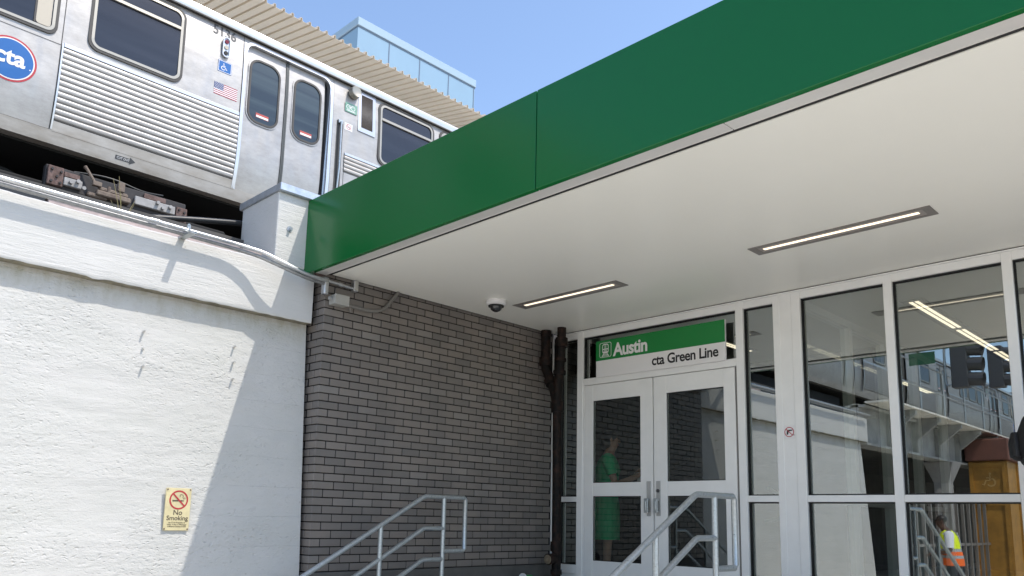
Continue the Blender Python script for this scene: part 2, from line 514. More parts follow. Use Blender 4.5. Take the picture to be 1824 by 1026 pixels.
def stainless(name, bri, rough, horiz=True):
    m = bpy.data.materials.new(name); m.use_nodes = True
    n, l = m.node_tree.nodes, m.node_tree.links
    p = n["Principled BSDF"]
    tc = n.new("ShaderNodeTexCoord")
    def noise(scale, st, det=8, ro=0.6):
        mp = n.new("ShaderNodeMapping"); mp.inputs["Scale"].default_value = st
        l.new(tc.outputs["Object"], mp.inputs["Vector"])
        z = n.new("ShaderNodeTexNoise"); z.inputs["Scale"].default_value = scale
        z.inputs["Detail"].default_value = det; z.inputs["Roughness"].default_value = ro
        l.new(mp.outputs[0], z.inputs["Vector"]); return z.outputs["Fac"]
    a = noise(4.2, (0.7, 1, 1.5), 14, 0.82)
    rp = n.new("ShaderNodeValToRGB")
    rp.color_ramp.elements[0].position = 0.34; rp.color_ramp.elements[1].position = 0.60
    rp.color_ramp.elements[0].color = (bri * 0.74, bri * 0.705, bri * 0.665, 1)
    rp.color_ramp.elements[1].color = (bri, bri * 0.965, bri * 0.92, 1)
    l.new(a, rp.inputs["Fac"]); l.new(rp.outputs[0], p.inputs["Base Color"])
    p.inputs["Metallic"].default_value = 0.62
    b = noise(3.0, (3.0, 1, 0.7), 6, 0.6)
    mr = n.new("ShaderNodeMapRange"); mr.inputs["From Min"].default_value = 0.3; mr.inputs["From Max"].default_value = 0.7
    mr.inputs["To Min"].default_value = rough - 0.07; mr.inputs["To Max"].default_value = rough + 0.09
    l.new(b, mr.inputs["Value"]); l.new(mr.outputs[0], p.inputs["Roughness"])
    bn = n.new("ShaderNodeBump"); bn.inputs["Strength"].default_value = 1.0; bn.inputs["Distance"].default_value = 0.010
    l.new(noise(1.6, (1, 1, 1.2), 3, 0.5), bn.inputs["Height"])
    bn2 = n.new("ShaderNodeBump"); bn2.inputs["Strength"].default_value = 1.0; bn2.inputs["Distance"].default_value = 0.0006
    l.new(noise(90, (0.15, 1, 1.0), 4, 0.6), bn2.inputs["Height"]); l.new(bn.outputs[0], bn2.inputs["Normal"])
    l.new(bn2.outputs[0], p.inputs["Normal"])
    return m
M['steel'] = stainless("stainless_steel_panel", 0.42, 0.46)
M['steel_door'] = stainless("stainless_steel_door", 0.41, 0.42)
M['steel_flute'] = stainless("stainless_fluted_panel", 0.40, 0.48)
M['steel_sill'] = mat("dusty_stainless_sill", (0.36, 0.325, 0.28), 0.55, 0.3, col2=(0.50, 0.475, 0.44), vscale=5, stretch=(0.6, 1, 1.5))
M['steel_bright'] = mat("bright_steel_trim", (0.56, 0.57, 0.59), 0.34, 0.8, var=0.06, vscale=3)
M['roofbounce'] = mat("pale_bounce_train_roof", (0.62, 0.60, 0.56), 0.7, var=0.1, vscale=2)  # made pale and matt so the unseen roof bounces sunlight onto the platform deck
M['winframe'] = mat("aluminium_window_frame", (0.38, 0.355, 0.30), 0.36, 0.55)
M['rubber'] = mat("window_rubber", (0.05, 0.046, 0.042), 0.6)
M['doorrubber'] = mat("door_edge_rubber", (0.065, 0.07, 0.068), 0.5)
M['trainglass'] = glass("tinted_train_glass", 0.075, (0.30, 0.34, 0.40))
M['cabin'] = mat("train_cabin_lining", (0.07, 0.085, 0.12), 0.6)
M['cabin2'] = mat("train_cabin_trim", (0.22, 0.24, 0.27), 0.5)
M['blind'] = mat("beige_cab_blind", (0.46, 0.41, 0.33), 0.6)
M['under_train'] = mat("undercarriage_black", (0.004, 0.004, 0.004), 0.8)
M['truckgrey'] = mat("undercarriage_grey", (0.030, 0.027, 0.028), 0.7, var=0.3, vscale=8)
M['pad'] = mat("pale_grey_insulator", (0.33, 0.32, 0.31), 0.7, var=0.15, vscale=14)
M['louvre'] = mat("brown_louvre", (0.055, 0.04, 0.032), 0.6)
M['louvre_bar'] = mat("brown_louvre_slat", (0.075, 0.056, 0.045), 0.6)
M['roofdeck'] = mat("beige_painted_roof_deck", (0.74, 0.65, 0.53), 0.55, var=0.05, vscale=2)
M['skyblue'] = mat("pale_blue_wall_panel", (0.22, 0.345, 0.46), 0.35, 0.0, var=0.03, vscale=1, spec=0.5)
M['capblue'] = mat("pale_blue_parapet_cap", (0.30, 0.41, 0.50), 0.35, 0.0)
M['joint'] = mat("panel_joint", (0.10, 0.15, 0.22), 0.6)
M['orange'] = mat("ochre_painted_steel", (0.40, 0.20, 0.035), 0.55, var=0.22, vscale=4)
M['brownred'] = mat("brown_red_metal", (0.17, 0.07, 0.05), 0.6, var=0.15, vscale=6)
M['boardgreen'] = mat("dull_green_board", (0.008, 0.10, 0.045), 0.6, var=0.3, vscale=9)
M['symbol'] = mat("pale_ochre_paint", (0.55, 0.36, 0.14), 0.6)
M['hoard'] = mat("stained_brown_board", (0.14, 0.085, 0.05), 0.75, col2=(0.30, 0.24, 0.19), vscale=2.5, stretch=(3, 1, 0.5))
M['viaduct'] = mat("grey_painted_steel", (0.36, 0.36, 0.34), 0.65, var=0.25, vscale=3)
M['skin'] = mat("skin", (0.50, 0.29, 0.20), 0.5, spec=0.35)
M['skin_dark'] = mat("dark_skin", (0.10, 0.05, 0.032), 0.5, spec=0.35)
M['hair'] = mat("dark_hair", (0.02, 0.013, 0.010), 0.5)
M['dress'] = mat("green_dress_cloth", (0.010, 0.48, 0.19), 0.8, var=0.1, vscale=12)
M['vest_y'] = mat("fluorescent_yellow_cloth", (0.80, 0.95, 0.02), 0.7)
M['vest_o'] = mat("fluorescent_orange_cloth", (0.98, 0.17, 0.025), 0.7)
M['vest_s'] = mat("silver_reflective_tape", (0.42, 0.43, 0.45), 0.4, 0.3)
M['shirt'] = mat("white_shirt_cloth", (0.74, 0.75, 0.80), 0.8)
M['trouser'] = mat("dark_trouser_cloth", (0.025, 0.027, 0.035), 0.85)
M['redshirt'] = mat("red_shirt_cloth", (0.35, 0.03, 0.05), 0.8)
M['bag'] = mat("black_nylon", (0.010, 0.010, 0.011), 0.6, var=0.3, vscale=30, bump=0.004, bscale=25)
M['shoe'] = mat("black_shoe_leather", (0.02, 0.02, 0.02), 0.5)
M['eye'] = mat("eye", (0.03, 0.02, 0.015), 0.2)

# brick material: every brick an island of one mesh, tone per brick
def brick_mat():
    m = bpy.data.materials.new("grey_glazed_brick"); m.use_nodes = True
    n, l = m.node_tree.nodes, m.node_tree.links
    p = n["Principled BSDF"]
    g = n.new("ShaderNodeNewGeometry")
    rp = n.new("ShaderNodeValToRGB")
    e = rp.color_ramp.elements
    e[0].position = 0.0; e[0].color = (0.160, 0.148, 0.138, 1)
    e[1].position = 1.0; e[1].color = (0.222, 0.207, 0.193, 1)
    k = e.new(0.88); k.color = (0.212, 0.188, 0.168, 1)
    l.new(g.outputs["Random Per Island"], rp.inputs["Fac"])
    tc = n.new("ShaderNodeTexCoord")
    z = n.new("ShaderNodeTexNoise"); z.inputs["Scale"].default_value = 0.9; z.inputs["Detail"].default_value = 6
    mp = n.new("ShaderNodeMapping"); mp.inputs["Scale"].default_value = (2.2, 1, 0.35)
    l.new(tc.outputs["Object"], mp.inputs[0]); l.new(mp.outputs[0], z.inputs["Vector"])
    mx = n.new("ShaderNodeMix"); mx.data_type = 'RGBA'; mx.blend_type = 'MULTIPLY'; mx.inputs[0].default_value = 1.0
    r2 = n.new("ShaderNodeValToRGB"); r2.color_ramp.elements[0].position = 0.3; r2.color_ramp.elements[1].position = 0.7
    r2.color_ramp.elements[0].color = (0.80, 0.79, 0.79, 1); r2.color_ramp.elements[1].color = (1.08, 1.05, 1.02, 1)
    l.new(z.outputs["Fac"], r2.inputs["Fac"]); l.new(rp.outputs[0], mx.inputs[6]); l.new(r2.outputs[0], mx.inputs[7])
    l.new(mx.outputs[2], p.inputs["Base Color"])
    z2 = n.new("ShaderNodeTexNoise"); z2.inputs["Scale"].default_value = 55; z2.inputs["Detail"].default_value = 6
    l.new(tc.outputs["Object"], z2.inputs["Vector"])
    b = n.new("ShaderNodeBump"); b.inputs["Distance"].default_value = 0.0012; l.new(z2.outputs["Fac"], b.inputs["Height"])
    l.new(b.outputs[0], p.inputs["Normal"])
    p.inputs["Roughness"].default_value = 0.36
    return m
M['brick'] = brick_mat()
M['mortar'] = mat("dark_mortar", (0.018, 0.015, 0.014), 0.9, var=0.2, vscale=20)

# ------------------------------------------------------------------ the setting
FLOOR = 0.91
SOF = 3.665
YW = 5.97          # coping / pier face
XF = 3.45          # fascia face
XS = 6.67          # storefront plane
mb = MB(); mb.sheet(-150, 150, -150, 150, lambda a, b: (a, b, 0.0), 8, 8)
tag(mb.build("ground", M['ground']), kind='structure')
mb = MB(); mb.box(-150, 150, -22, -9, -0.05, 0.006)
tag(mb.build("road", M['asphalt']), kind='structure')
mb = MB(); mb.box(4.62, XS + 0.02, -4.5, 5.86, 0.0, FLOOR)
tag(mb.build("entrance_landing", M['concrete'], bevel=0.01), kind='structure')
mb = MB()
for i in range(4):
    x1 = 4.62 - 0.32 * i
    mb.box(x1 - 0.32, x1, 2.6, 5.83, 0.0, FLOOR - 0.182 * (i + 1))
tag(mb.build("steps", M['concrete'], bevel=0.008), kind='structure')
# elevated track bed between the walls
mb = MB(); mb.box(-45, 40, 6.55, 12.6, 3.55, 4.02)
tag(mb.build("track_bed", M['dark_concrete']), kind='structure')
mb = MB(); mb.box(-45, 40, 12.6, 20, 0.0, 5.5)
tag(mb.build("station_platform", M['concrete'], bevel=0.02), kind='structure')

# ------------------------------------------------------------------ white retaining wall (wall face, coping band, pier with cap)
wall = thing("retaining_wall", "long white painted rough concrete wall carrying the raised tracks, with a thick coping band", "wall", (0, 6.0, 0))
def wy(z): return 5.862 + 0.0675 * min(z, 3.3)
mb = MB()
WL, WR = -2.52, 3.572
mb.sheet(WL, WR, 0, 3.26, lambda a, z: (a, wy(z), z), 60, 36)
mb.sheet(WL, WR, 0, 3.26, lambda a, z: (a, 6.6, z), 1, 1)
mb.face([(WR, wy(0), 0), (WR, wy(3.26), 3.26), (WR, 6.6, 3.26), (WR, 6.6, 0)])
mb.face([(WL, wy(0), 0), (WL, wy(3.26), 3.26), (WL, 6.6, 3.26), (WL, 6.6, 0)])
mb.build("wall_face", M['wall'], wall)
# coping band with a ragged lower arris
mb = MB()
rnd = random.Random(3)
xs = [-2.62 + i * (3.556 + 2.62) / 150 for i in range(151)]
jz = [rnd.uniform(-0.003, 0.003) for _ in xs]; jy = [rnd.uniform(-0.002, 0.002) for _ in xs]
for cx in (1.80, -0.4):      # drips and chips
    for i, x in enumerate(xs):
        dd = abs(x - cx)
        if dd < 0.045: jz[i] -= 0.020 * (1 - dd / 0.045)
rows = []
for i, x in enumerate(xs):
    t = jz[i]
    zt = 3.695 + 0.006 * math.sin(x * 2.3) + rnd.uniform(-0.002, 0.002)
    rows.append([(x, 6.62, zt), (x, YW + 0.018, zt), (x, YW + 0.003, zt - 0.012), (x, YW, zt - 0.03), (x, YW, 3.5), (x, YW + jy[i] * 0.6, 3.262), (x, YW + 0.002 + jy[i], 3.240 + t), (x, YW + 0.007 + jy[i], 3.2335 + t), (x, 6.075, 3.236 + t * 0.3), (x, 6.62, 3.24)])
b = len(mb.v)
nr = len(rows[0])
for r in rows: mb.v += r
for i in range(len(rows) - 1):
    for k in range(nr):
        k2 = (k + 1) % nr
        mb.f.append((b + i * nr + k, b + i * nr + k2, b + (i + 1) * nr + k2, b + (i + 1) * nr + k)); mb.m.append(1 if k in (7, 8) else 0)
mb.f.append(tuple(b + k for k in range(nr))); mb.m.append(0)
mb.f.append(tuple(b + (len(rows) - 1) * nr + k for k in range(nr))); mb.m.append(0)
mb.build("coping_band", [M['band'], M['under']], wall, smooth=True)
# dirt crust under the band (old concrete strip where the paint ends)
pier = MB()
pier.box(3.165, 3.60, YW - 0.001, 6.62, 3.69, 4.325)
po = pier.build("pier", M['band'], wall, bevel=0.012, seg=2)
cap = MB(); cap.box(3.152, 3.62, YW - 0.045, 6.66, 4.322, 4.388)
cap.build("cap", M['flash'], po, bevel=0.004)
# anchor bolt in the pier face
mb = MB(); mb.cyl((3.285, YW, 4.01), (3.285, YW - 0.035, 4.01), 0.013, 10); mb.cyl((3.285, YW, 4.012), (3.285, YW - 0.008, 4.012), 0.026, 12)
tag(mb.build("anchor_bolt", M['flash']), "small round anchor bolt sticking out of the white pier beside the green fascia", "bolt")

# pins left in the wall: three in each of two short columns
PINS = [((2.200, 2.925), 0.052, "top pin of the left column of metal pins in the white wall"),
        ((2.205, 2.795), 0.026, "short middle pin of the left column of metal pins in the white wall"),
        ((2.212, 2.662), 0.054, "lowest pin of the left column of metal pins in the white wall"),
        ((2.916, 2.932), 0.050, "top pin of the right column of metal pins, nearest the coping"),
        ((2.916, 2.803), 0.052, "middle pin of the right column of metal pins in the white wall"),
        ((2.914, 2.664), 0.052, "lowest pin of the right column of metal pins near the shadow edge")]
for (px_, pz_), ln, lb in PINS:
    mb = MB(); y0 = wy(pz_)
    mb.tube([(px_, y0 + 0.02, pz_), (px_, y0 - ln * 0.6, pz_ + 0.001), (px_ + 0.001, y0 - ln, pz_)], [0.0085, 0.008, 0.007], 8)
    mb.cyl((px_, y0 + 0.01, pz_), (px_, y0 - 0.003, pz_), 0.012, 10)
    tag(mb.build("metal_pin", M['band']), lb, "pin", "metal pins in the white wall")

# no smoking sign
ns = thing("no_smoking_sign", "faded yellow No Smoking sign screwed low on the sunlit white wall", "sign", (2.53, wy(1.6), 1.6))
ysg = wy(1.46) - 0.014
mb = MB(); mb.prism([(2.433, 1.466), (2.622, 1.466), (2.622, 1.776), (2.433, 1.776)], on_y(ysg), -0.006, 0.004)
mb.build("plate", M['syellow'], ns, bevel=0.002)
P = on_y(ysg)
mb = MB()
cx, cz = 2.530, 1.689
ro, ri = circ(cx, cz, 0.070, 40), circ(cx, cz, 0.059, 40)
mb.ring(ro, ri, P, 0.0052, 0.0058, 0)
a = math.radians(-45)
stroke(mb, [(cx - 0.06 * math.cos(a), cz - 0.06 * math.sin(a)), (cx + 0.06 * math.cos(a), cz + 0.06 * math.sin(a))], 0.011, P, 0.0066, 0)
mb.build("prohibition_ring", M['sred'], ns)
mb = MB()
stroke(mb, [(cx - 0.047, cz - 0.006), (cx + 0.030, cz - 0.006)], 0.010, P, 0.0060)
stroke(mb, [(cx + 0.034, cz - 0.006), (cx + 0.038, cz - 0.006)], 0.010, P, 0.0060)
sm = [(0.036, 0.004), (0.038, 0.012), (0.030, 0.016), (0.028, 0.022), (0.032, 0.028), (0.028, 0.036), (0.018, 0.040), (0.008, 0.038), (0.006, 0.030), (0.010, 0.024)]
stroke(mb, [(cx + x, cz + z) for x, z in sm], 0.004, P, 0.0060)
stroke(mb, [(cx + 0.046, cz + 0.004), (cx + 0.046, cz + 0.014), (cx + 0.042, cz + 0.02)], 0.003, P, 0.0060)
mb.build("cigarette_symbol", M['sinkbrown'], ns)
mb = MB()
add_text(mb, place(P, cx, 1.580), "No", 0.052, 0.0055, align='CENTER', bold=0.012)
add_text(mb, place(P, cx, 1.541), "Smoking", 0.047, 0.0055, align='CENTER', bold=0.012)
for t, zz, sz in (("on CTA Property or", 1.519, 0.0150), ("trains. A fine or Municipal", 1.505, 0.0136), ("ordinance Section 8-500", 1.491, 0.0140)):
    add_text(mb, place(P, cx, zz), t, sz, 0.0055, align='CENTER', bold=0.02)
mb.build("lettering", M['sinkbrown'], ns)
for sx, sz in ((2.443, 1.764), (2.612, 1.766), (2.441, 1.478), (2.612, 1.476)):
    mb = MB(); mb.cyl((sx, ysg - 0.003, sz), (sx, ysg - 0.008, sz), 0.0055, 10)
    mb.build("screw", M['rust'], ns)

# ------------------------------------------------------------------ conduits, trough, cable on top of the wall
def bez(pts, n=8):
    """round a polyline's corners"""
    P = [Vector(p) for p in pts]; out = [P[0]]
    for i in range(1, len(P) - 1):
        a, b, c = P[i - 1], P[i], P[i + 1]
        d = min(0.22, (b - a).length * 0.45, (c - b).length * 0.45)
        p0 = b + (a - b).normalized() * d; p2 = b + (c - b).normalized() * d
        for k in range(n + 1):
            t = k / n
            out.append(p0 * (1 - t) ** 2 + b * 2 * t * (1 - t) + p2 * t * t)
    out.append(P[-1]); return out
mb = MB()
mb.tube(bez([(-2.5, 5.862, 3.742), (0.6, 5.862, 3.736), (2.2, 5.862, 3.722), (2.80, 5.862, 3.717), (2.99, 5.82, 3.694), (3.10, 5.78, 3.650), (3.24, 5.75, 3.606), (3.40, 5.75, 3.576), (3.575, 5.80, 3.590)]), 0.0165, 12)
mb.cyl((2.10, 5.862, 3.724), (2.16, 5.862, 3.7235), 0.020, 12)
c1 = mb.build("electrical_conduit", M['conduit'], smooth=True)
tag(c1, "outermost bright conduit along the wall top bending down to the canopy corner", "conduit", "conduits along the wall top")
mb = MB()
mb.tube(bez([(-2.5, 5.905, 3.716), (0.6, 5.905, 3.710), (2.2, 5.905, 3.700), (2.78, 5.90, 3.690), (2.97, 5.865, 3.668), (3.09, 5.82, 3.628), (3.24, 5.785, 3.585), (3.40, 5.78, 3.556), (3.575, 5.815, 3.568)]), 0.0165, 12)
c2 = mb.build("electrical_conduit", M['conduit2'], smooth=True)
tag(c2, "second conduit tucked behind and below the outermost one on the wall top", "conduit", "conduits along the wall top")
# elbow fitting and run on the brick face
lf = thing("conduit_fitting", "grey conduit elbow body at the corner of the brick wall below the green fascia", "fitting", (3.60, 5.84, 3.55))
mb = MB(); mb.box(3.555, 3.600, 5.795, 5.852, 3.470, 3.620); mb.build("body", M['conduit'], lf, bevel=0.010, seg=2)
mb = MB(); mb.box(3.566, 3.590, 5.790, 5.7945, 3.484, 3.606); mb.build("cover", M['boxgrey'], lf, bevel=0.002)
mb = MB(); mb.tube([(3.600, 5.825, 3.597), (3.72, 5.832, 3.594), (3.86, 5.834, 3.590)], 0.0145, 10); mb.cyl((3.72, 5.832, 3.594), (3.75, 5.832, 3.593), 0.019, 10)
tag(mb.build("electrical_conduit", M['conduit'], smooth=True), "short grey conduit on the top bricks between two fittings", "conduit", "conduits on the brick wall")
lf = thing("conduit_fitting", "upright pale conduit fitting on the top bricks just under the white soffit", "fitting", (3.9, 5.84, 3.6))
mb = MB(); mb.box(3.858, 3.905, 5.800, 5.856, 3.560, 3.664); mb.build("body", M['conduit'], lf, bevel=0.008, seg=2)
mb = MB(); mb.box(3.864, 3.899, 5.795, 5.7995, 3.568, 3.656); mb.build("cover", M['boxgrey'], lf, bevel=0.002)
jb = thing("junction_box", "small square grey junction box fixed on the top left corner of the brick wall", "junction box", (3.68, 5.8, 3.43))
mb = MB(); mb.box(3.640, 3.782, 5.757, 5.852, 3.395, 3.480); mb.build("box", M['boxgrey'], jb, bevel=0.004)
mb = MB(); mb.box(3.637, 3.785, 5.750, 5.7565, 3.392, 3.483); mb.build("cover", M['boxgrey'], jb, bevel=0.002)
for sx in (3.648, 3.774):
    for sz in (3.402, 3.473):
        mb = MB(); mb.cyl((sx, 5.7502, sz), (sx, 5.747, sz), 0.004, 8); mb.build("screw", M['conduit'], jb)
mb = MB(); mb.cyl((3.640, 5.805, 3.445), (3.612, 5.805, 3.445), 0.016, 10); mb.build("connector", M['conduit'], jb)
mb = MB(); mb.tube(bez([(3.782, 5.81, 3.420), (4.06, 5.815, 3.415), (4.20, 5.82, 3.455), (4.36, 5.82, 3.664)], 6), 0.0155, 10)
mb.cyl((3.783, 5.81, 3.42), (3.83, 5.811, 3.419), 0.022, 10)
mb.cyl((3.84, 5.815, 3.405), (3.845, 5.825, 3.37), 0.009, 8)
tag(mb.build("electrical_conduit", M['conduit_painted'], smooth=True), "grey conduit curving from the junction box up into the white soffit", "conduit", "conduits on the brick wall")

# strut bracket holding the conduits off the wall
st = thing("conduit_bracket", "steel strut bracket clamping the conduits on the wall top near the pier", "bracket", (2.40, 5.9, 3.7))
mb = MB()
X0 = 2.385
mb.box(X0 - 0.022, X0 + 0.022, 5.765, 6.10, 3.677, 3.681)
for s_ in (-1, 1):
    mb.box(X0 + s_ * 0.022 - 0.0015, X0 + s_ * 0.022 + 0.0015, 5.765, 6.10, 3.6775, 3.697)
mb.build("strut", M['galv'], st)
mb = MB()
for y0, z0, r0 in ((5.862, 3.7205, 0.018), (5.905, 3.698, 0.017)):
    mb.tube([(X0, y0 + r0 * math.cos(math.radians(t)), z0 + r0 * math.sin(math.radians(t))) for t in range(-30, 211, 20)], 0.0045, 6)
    mb.box(X0 - 0.012, X0 + 0.012, y0 - 0.005, y0 + 0.005, z0 + r0, z0 + r0 + 0.028)
mb.build("pipe_clamp", M['galv'], st)
mb = MB(); mb.cyl((X0, 5.862, 3.757), (X0, 5.862, 3.772), 0.010, 8); mb.build("bolt", M['galv'], st)

tr = thing("cable_trough", "low dusty pinkish metal cable trough lying along the top edge of the white wall", "cable trough", (1.5, 6.15, 3.77))
mb = MB(); mb.box(1.48, 2.90, 6.09, 6.20, 3.697, 3.765); mb.build("body", M['trough'], tr, bevel=0.004)
mb = MB(); mb.box(1.47, 2.91, 6.078, 6.212, 3.765, 3.777); mb.build("lid", M['trough'], tr, bevel=0.003)
mb = MB(); mb.box(-2.4, 1.465, 6.09, 6.20, 3.697, 3.785); mb.build("black_section", M['blackcable'], tr, bevel=0.006)
mb = MB(); mb.box(2.912, 3.10, 6.085, 6.195, 3.697, 3.755, 0); mb.box(2.91, 3.105, 6.075, 6.205, 3.755, 3.770, 1); mb.build("end_section", [M['rust'], M['trough']], tr, bevel=0.003)
mb = MB()
mb.tube([(1.1, 6.42, 3.72), (1.7, 6.46, 3.80), (2.03, 6.52, 3.895), (2.40, 6.6, 4.022), (2.76, 6.6, 4.105), (3.05, 6.62, 4.172), (3.33, 6.66, 4.235), (3.9, 6.75, 4.36)], 0.026, 12)
tag(mb.build("cable", M['blackcable'], smooth=True), "thick black cable sagging from the trough to behind the white pier", "cable")
# dry weeds on the wall top
def weed(x, y, h, n, label):
    t = thing("dry_weed", label, "weed", (x, y, 3.70), "dry weeds on the wall top")
    rr = random.Random(int(x * 1000))
    g = MB()
    for i in range(n):
        dx, dy = rr.uniform(-0.10, 0.10), rr.uniform(-0.06, 0.04)
        hh = h * rr.uniform(0.4, 1.0)
        g.tube([(x + rr.uniform(-.02, .02), y, 3.70), (x + dx * 0.4, y + dy * 0.5, 3.70 + hh * 0.55), (x + dx, y + dy, 3.70 + hh)], [0.0040, 0.0032, 0.0015], 5)
    g.build("stem", M['weed'], t)
M['weed'] = mat("dry_straw", (0.30, 0.235, 0.13), 0.9, col2=(0.17, 0.17, 0.06), vscale=20)
weed(2.04, 6.30, 0.44, 6, "tall dry straw weed growing from the wall top behind the conduits at mid wall")
weed(2.24, 6.28, 0.22, 4, "short dry weed on the wall top to the right of the tall straw weed")
# riveted steel post behind the pier
sp = thing("steel_post", "rust stained riveted steel post standing behind the white pier on the track side", "post", (3.42, 6.9, 4.0))
mb = MB(); mb.box(3.385, 3.53, 6.885, 6.905, 4.00, 4.475); mb.build("face_plate", M['steel_post'], sp, bevel=0.003)
mb = MB(); mb.box(3.40, 3.42, 6.906, 7.02, 4.00, 4.470); mb.build("web", M['rust'], sp)
mb = MB(); mb.box(3.36, 3.40, 6.86, 6.90, 4.43, 4.465); mb.build("lug", M['steel_post'], sp, bevel=0.004)
mb = MB(); mb.box(3.352, 3.40, 6.855, 6.90, 4.375, 4.392); mb.build("lug", M['steel_post'], sp, bevel=0.004)
for i in range(6):
    for xx in (3.41, 3.50):
        mb = MB(); mb.ellipsoid((xx + 0.008 * (i % 2), 6.884, 4.09 + i * 0.066), (0.011, 0.010, 0.011), 10, 6); mb.build("rivet", M['rust'], sp, smooth=True)

# ------------------------------------------------------------------ brick wall
bw = thing("brick_wall", "dark grey glazed brick wall under the white soffit, running to the storefront", "wall", (3.605, 5.86, 0))
XB = 3.605
mb = MB()
C_H, BL, JT = 0.0677, 0.2032, 0.0095
rnd = random.Random(11)
def brick(x0, x1, y0, y1, z0, z1):
    c = 0.003
    mb.hexa([(x0, y0, z0), (x1, y0, z0), (x1, y1, z0), (x0, y1, z0), (x0, y0, z1), (x1, y0, z1), (x1, y1, z1), (x0, y1, z1)])
zt = SOF + 0.045
k = 0
XEND = 6.575
while zt - C_H > 1.10:
    z1, z0 = zt - JT / 2, zt - C_H + JT / 2
    half = (k % 2 == 0)
    # corner brick wraps both faces
    w0 = BL / 2 if half else BL
    r0 = BL if half else BL / 2
    x = XB; jy = rnd.uniform(-0.001, 0.001)
    brick(x, x + w0 - JT, 5.86 + jy, 5.86 + min(r0, 0.18) - JT, z0, z1)
    x += w0
    while x < XEND - 0.03:
        x1 = min(x + BL - JT, XEND)
        jy = rnd.uniform(-0.0012, 0.0012)
        brick(x, x1, 5.86 + jy, 5.95, z0, z1)
        x += BL
    y = 5.86 + (r0 if r0 < 0.18 else BL)
    while y < 6.10:
        brick(XB + rnd.uniform(-0.001, 0.001), XB + 0.09, y, min(y + BL - JT, 6.12), z0, z1)
        y += BL
    if r0 > 0.18:
        pass
    zt -= C_H; k += 1
ZBASE = zt
bobj = mb.build("brick_face", M['brick'], bw, bevel=0.0022)
mb = MB(); mb.box(XB + 0.007, XEND, 5.867, 6.55, 0.0, SOF + 0.3); mb.build("mortar_core", M['mortar'], bw)
mb = MB(); mb.box(XB - 0.02, XEND, 5.835, 5.8655, 0.0, ZBASE - 0.004); mb.box(XB - 0.02, XB + 0.005, 5.866, 6.0, 0.0, ZBASE - 0.004)
mb.build("stone_base", M['dark_concrete'], bw, bevel=0.006)
mb = MB(); mb.box(XEND, XEND + 0.014, 5.852, 5.90, FLOOR, SOF); mb.build("corner_bead", M['frame'], bw)

# ------------------------------------------------------------------ entrance building: roof slab, green canopy, soffit
cn = thing("entrance_canopy", "flat entrance canopy with a deep green metal fascia and white soffit", "canopy", (XF, 2.0, SOF))
YR = -4.6
YC = 0.48
joints = [5.985, 3.242, 0.50, YC]
for i in range(3):
    mb = MB(); mb.box(XF, XF + 0.042, joints[i + 1] + 0.004, joints[i] - 0.004, 3.648, 4.318)
    mb.build("fascia_panel", M['green'], cn, bevel=0.003)
mb = MB(); mb.box(XF + 0.0425, XF + 0.06, YC, 5.98, 3.655, 4.31); mb.build("joint_backing", M['black'], cn)
# brushed steel drip strip in lengths
js = [5.86, 3.9, 1.95, YC]
for i in range(3):
    mb = MB()
    a_, b_ = js[i + 1] + 0.0025, js[i] - 0.0025
    mb.hexa([(3.493, a_, 3.652), (3.598, a_, 3.656), (3.598, b_, 3.656), (3.493, b_, 3.652), (3.493, a_, 3.668), (3.598, a_, 3.668), (3.598, b_, 3.668), (3.493, b_, 3.668)])
    mb.box(3.5985, 3.600, a_, b_, 3.6535, 3.668)
    mb.build("drip_strip", M['strip'], cn)
mb = MB(); mb.box(3.601, 3.651, YC, 5.86, 3.669, 3.70); mb.build("gap_lining", M['black'], cn)
mb = MB(); mb.box(3.655, XS, 5.836, 5.866, 3.672, 3.70); mb.build("wall_shadow_strip", M['black'], cn)  # black strip put in as the shadow gap beside the brick
ys = [5.835, YC]
for i in range(1):
    mb = MB(); mb.box(3.652, XS + 0.08, ys[i + 1] + 0.0015, ys[i] - 0.0015, SOF, SOF + 0.03)
    mb.build("soffit_panel", M['white_panel'], cn)
mb = MB(); mb.box(XF + 0.062, XS + 0.1, YC, 5.86, 3.93, 4.30); mb.build("roof_slab", M['concrete'], cn)
mb = MB(); mb.box(XF, XS + 0.1, YC - 0.05, YC - 0.002, 3.648, 4.318); mb.build("end_fascia", M['green'], cn)
# end rubble at the top left: exposed bracket between fascia and brick
mb = MB(); mb.box(3.50, 3.60, 5.875, 5.93, 3.66, 3.70); mb.box(3.53, 3.55, 5.862, 5.874, 3.63, 3.69); mb.build("end_bracket", M['rust'], cn)

# recessed linear lights in the soffit
def soffit_light(y0, y1, label):
    t = thing("ceiling_light", label, "ceiling light", (5.46, (y0 + y1) / 2, SOF), "linear lights in the white soffit")
    f = lambda a, b, d: (a, b, SOF - d)
    R0 = [(5.368, y0), (5.552, y0), (5.552, y1), (5.368, y1)]
    R1 = [(5.398, y0 + 0.055), (5.522, y0 + 0.055), (5.522, y1 - 0.055), (5.398, y1 - 0.055)]
    mb = MB(); mb.ring(R0, R1, f, -0.002, 0.006); mb.build("frame", M['lampframe'], t)
    mb = MB(); mb.prism(R1, f, 0.0005, 0.003); mb.build("reflector", M['lampwell'], t)
    mb = MB(); mb.prism([(5.436, y0 + 0.09), (5.470, y0 + 0.09), (5.470, y1 - 0.09), (5.436, y1 - 0.09)], f, 0.0031, 0.0055); mb.build("diffuser", M['led'], t)
soffit_light(1.535, 2.82, "lit linear light set in the soffit above the wide windows")
soffit_light(4.065, 5.322, "lit linear light set in the soffit above the double doors, beside the dome camera")

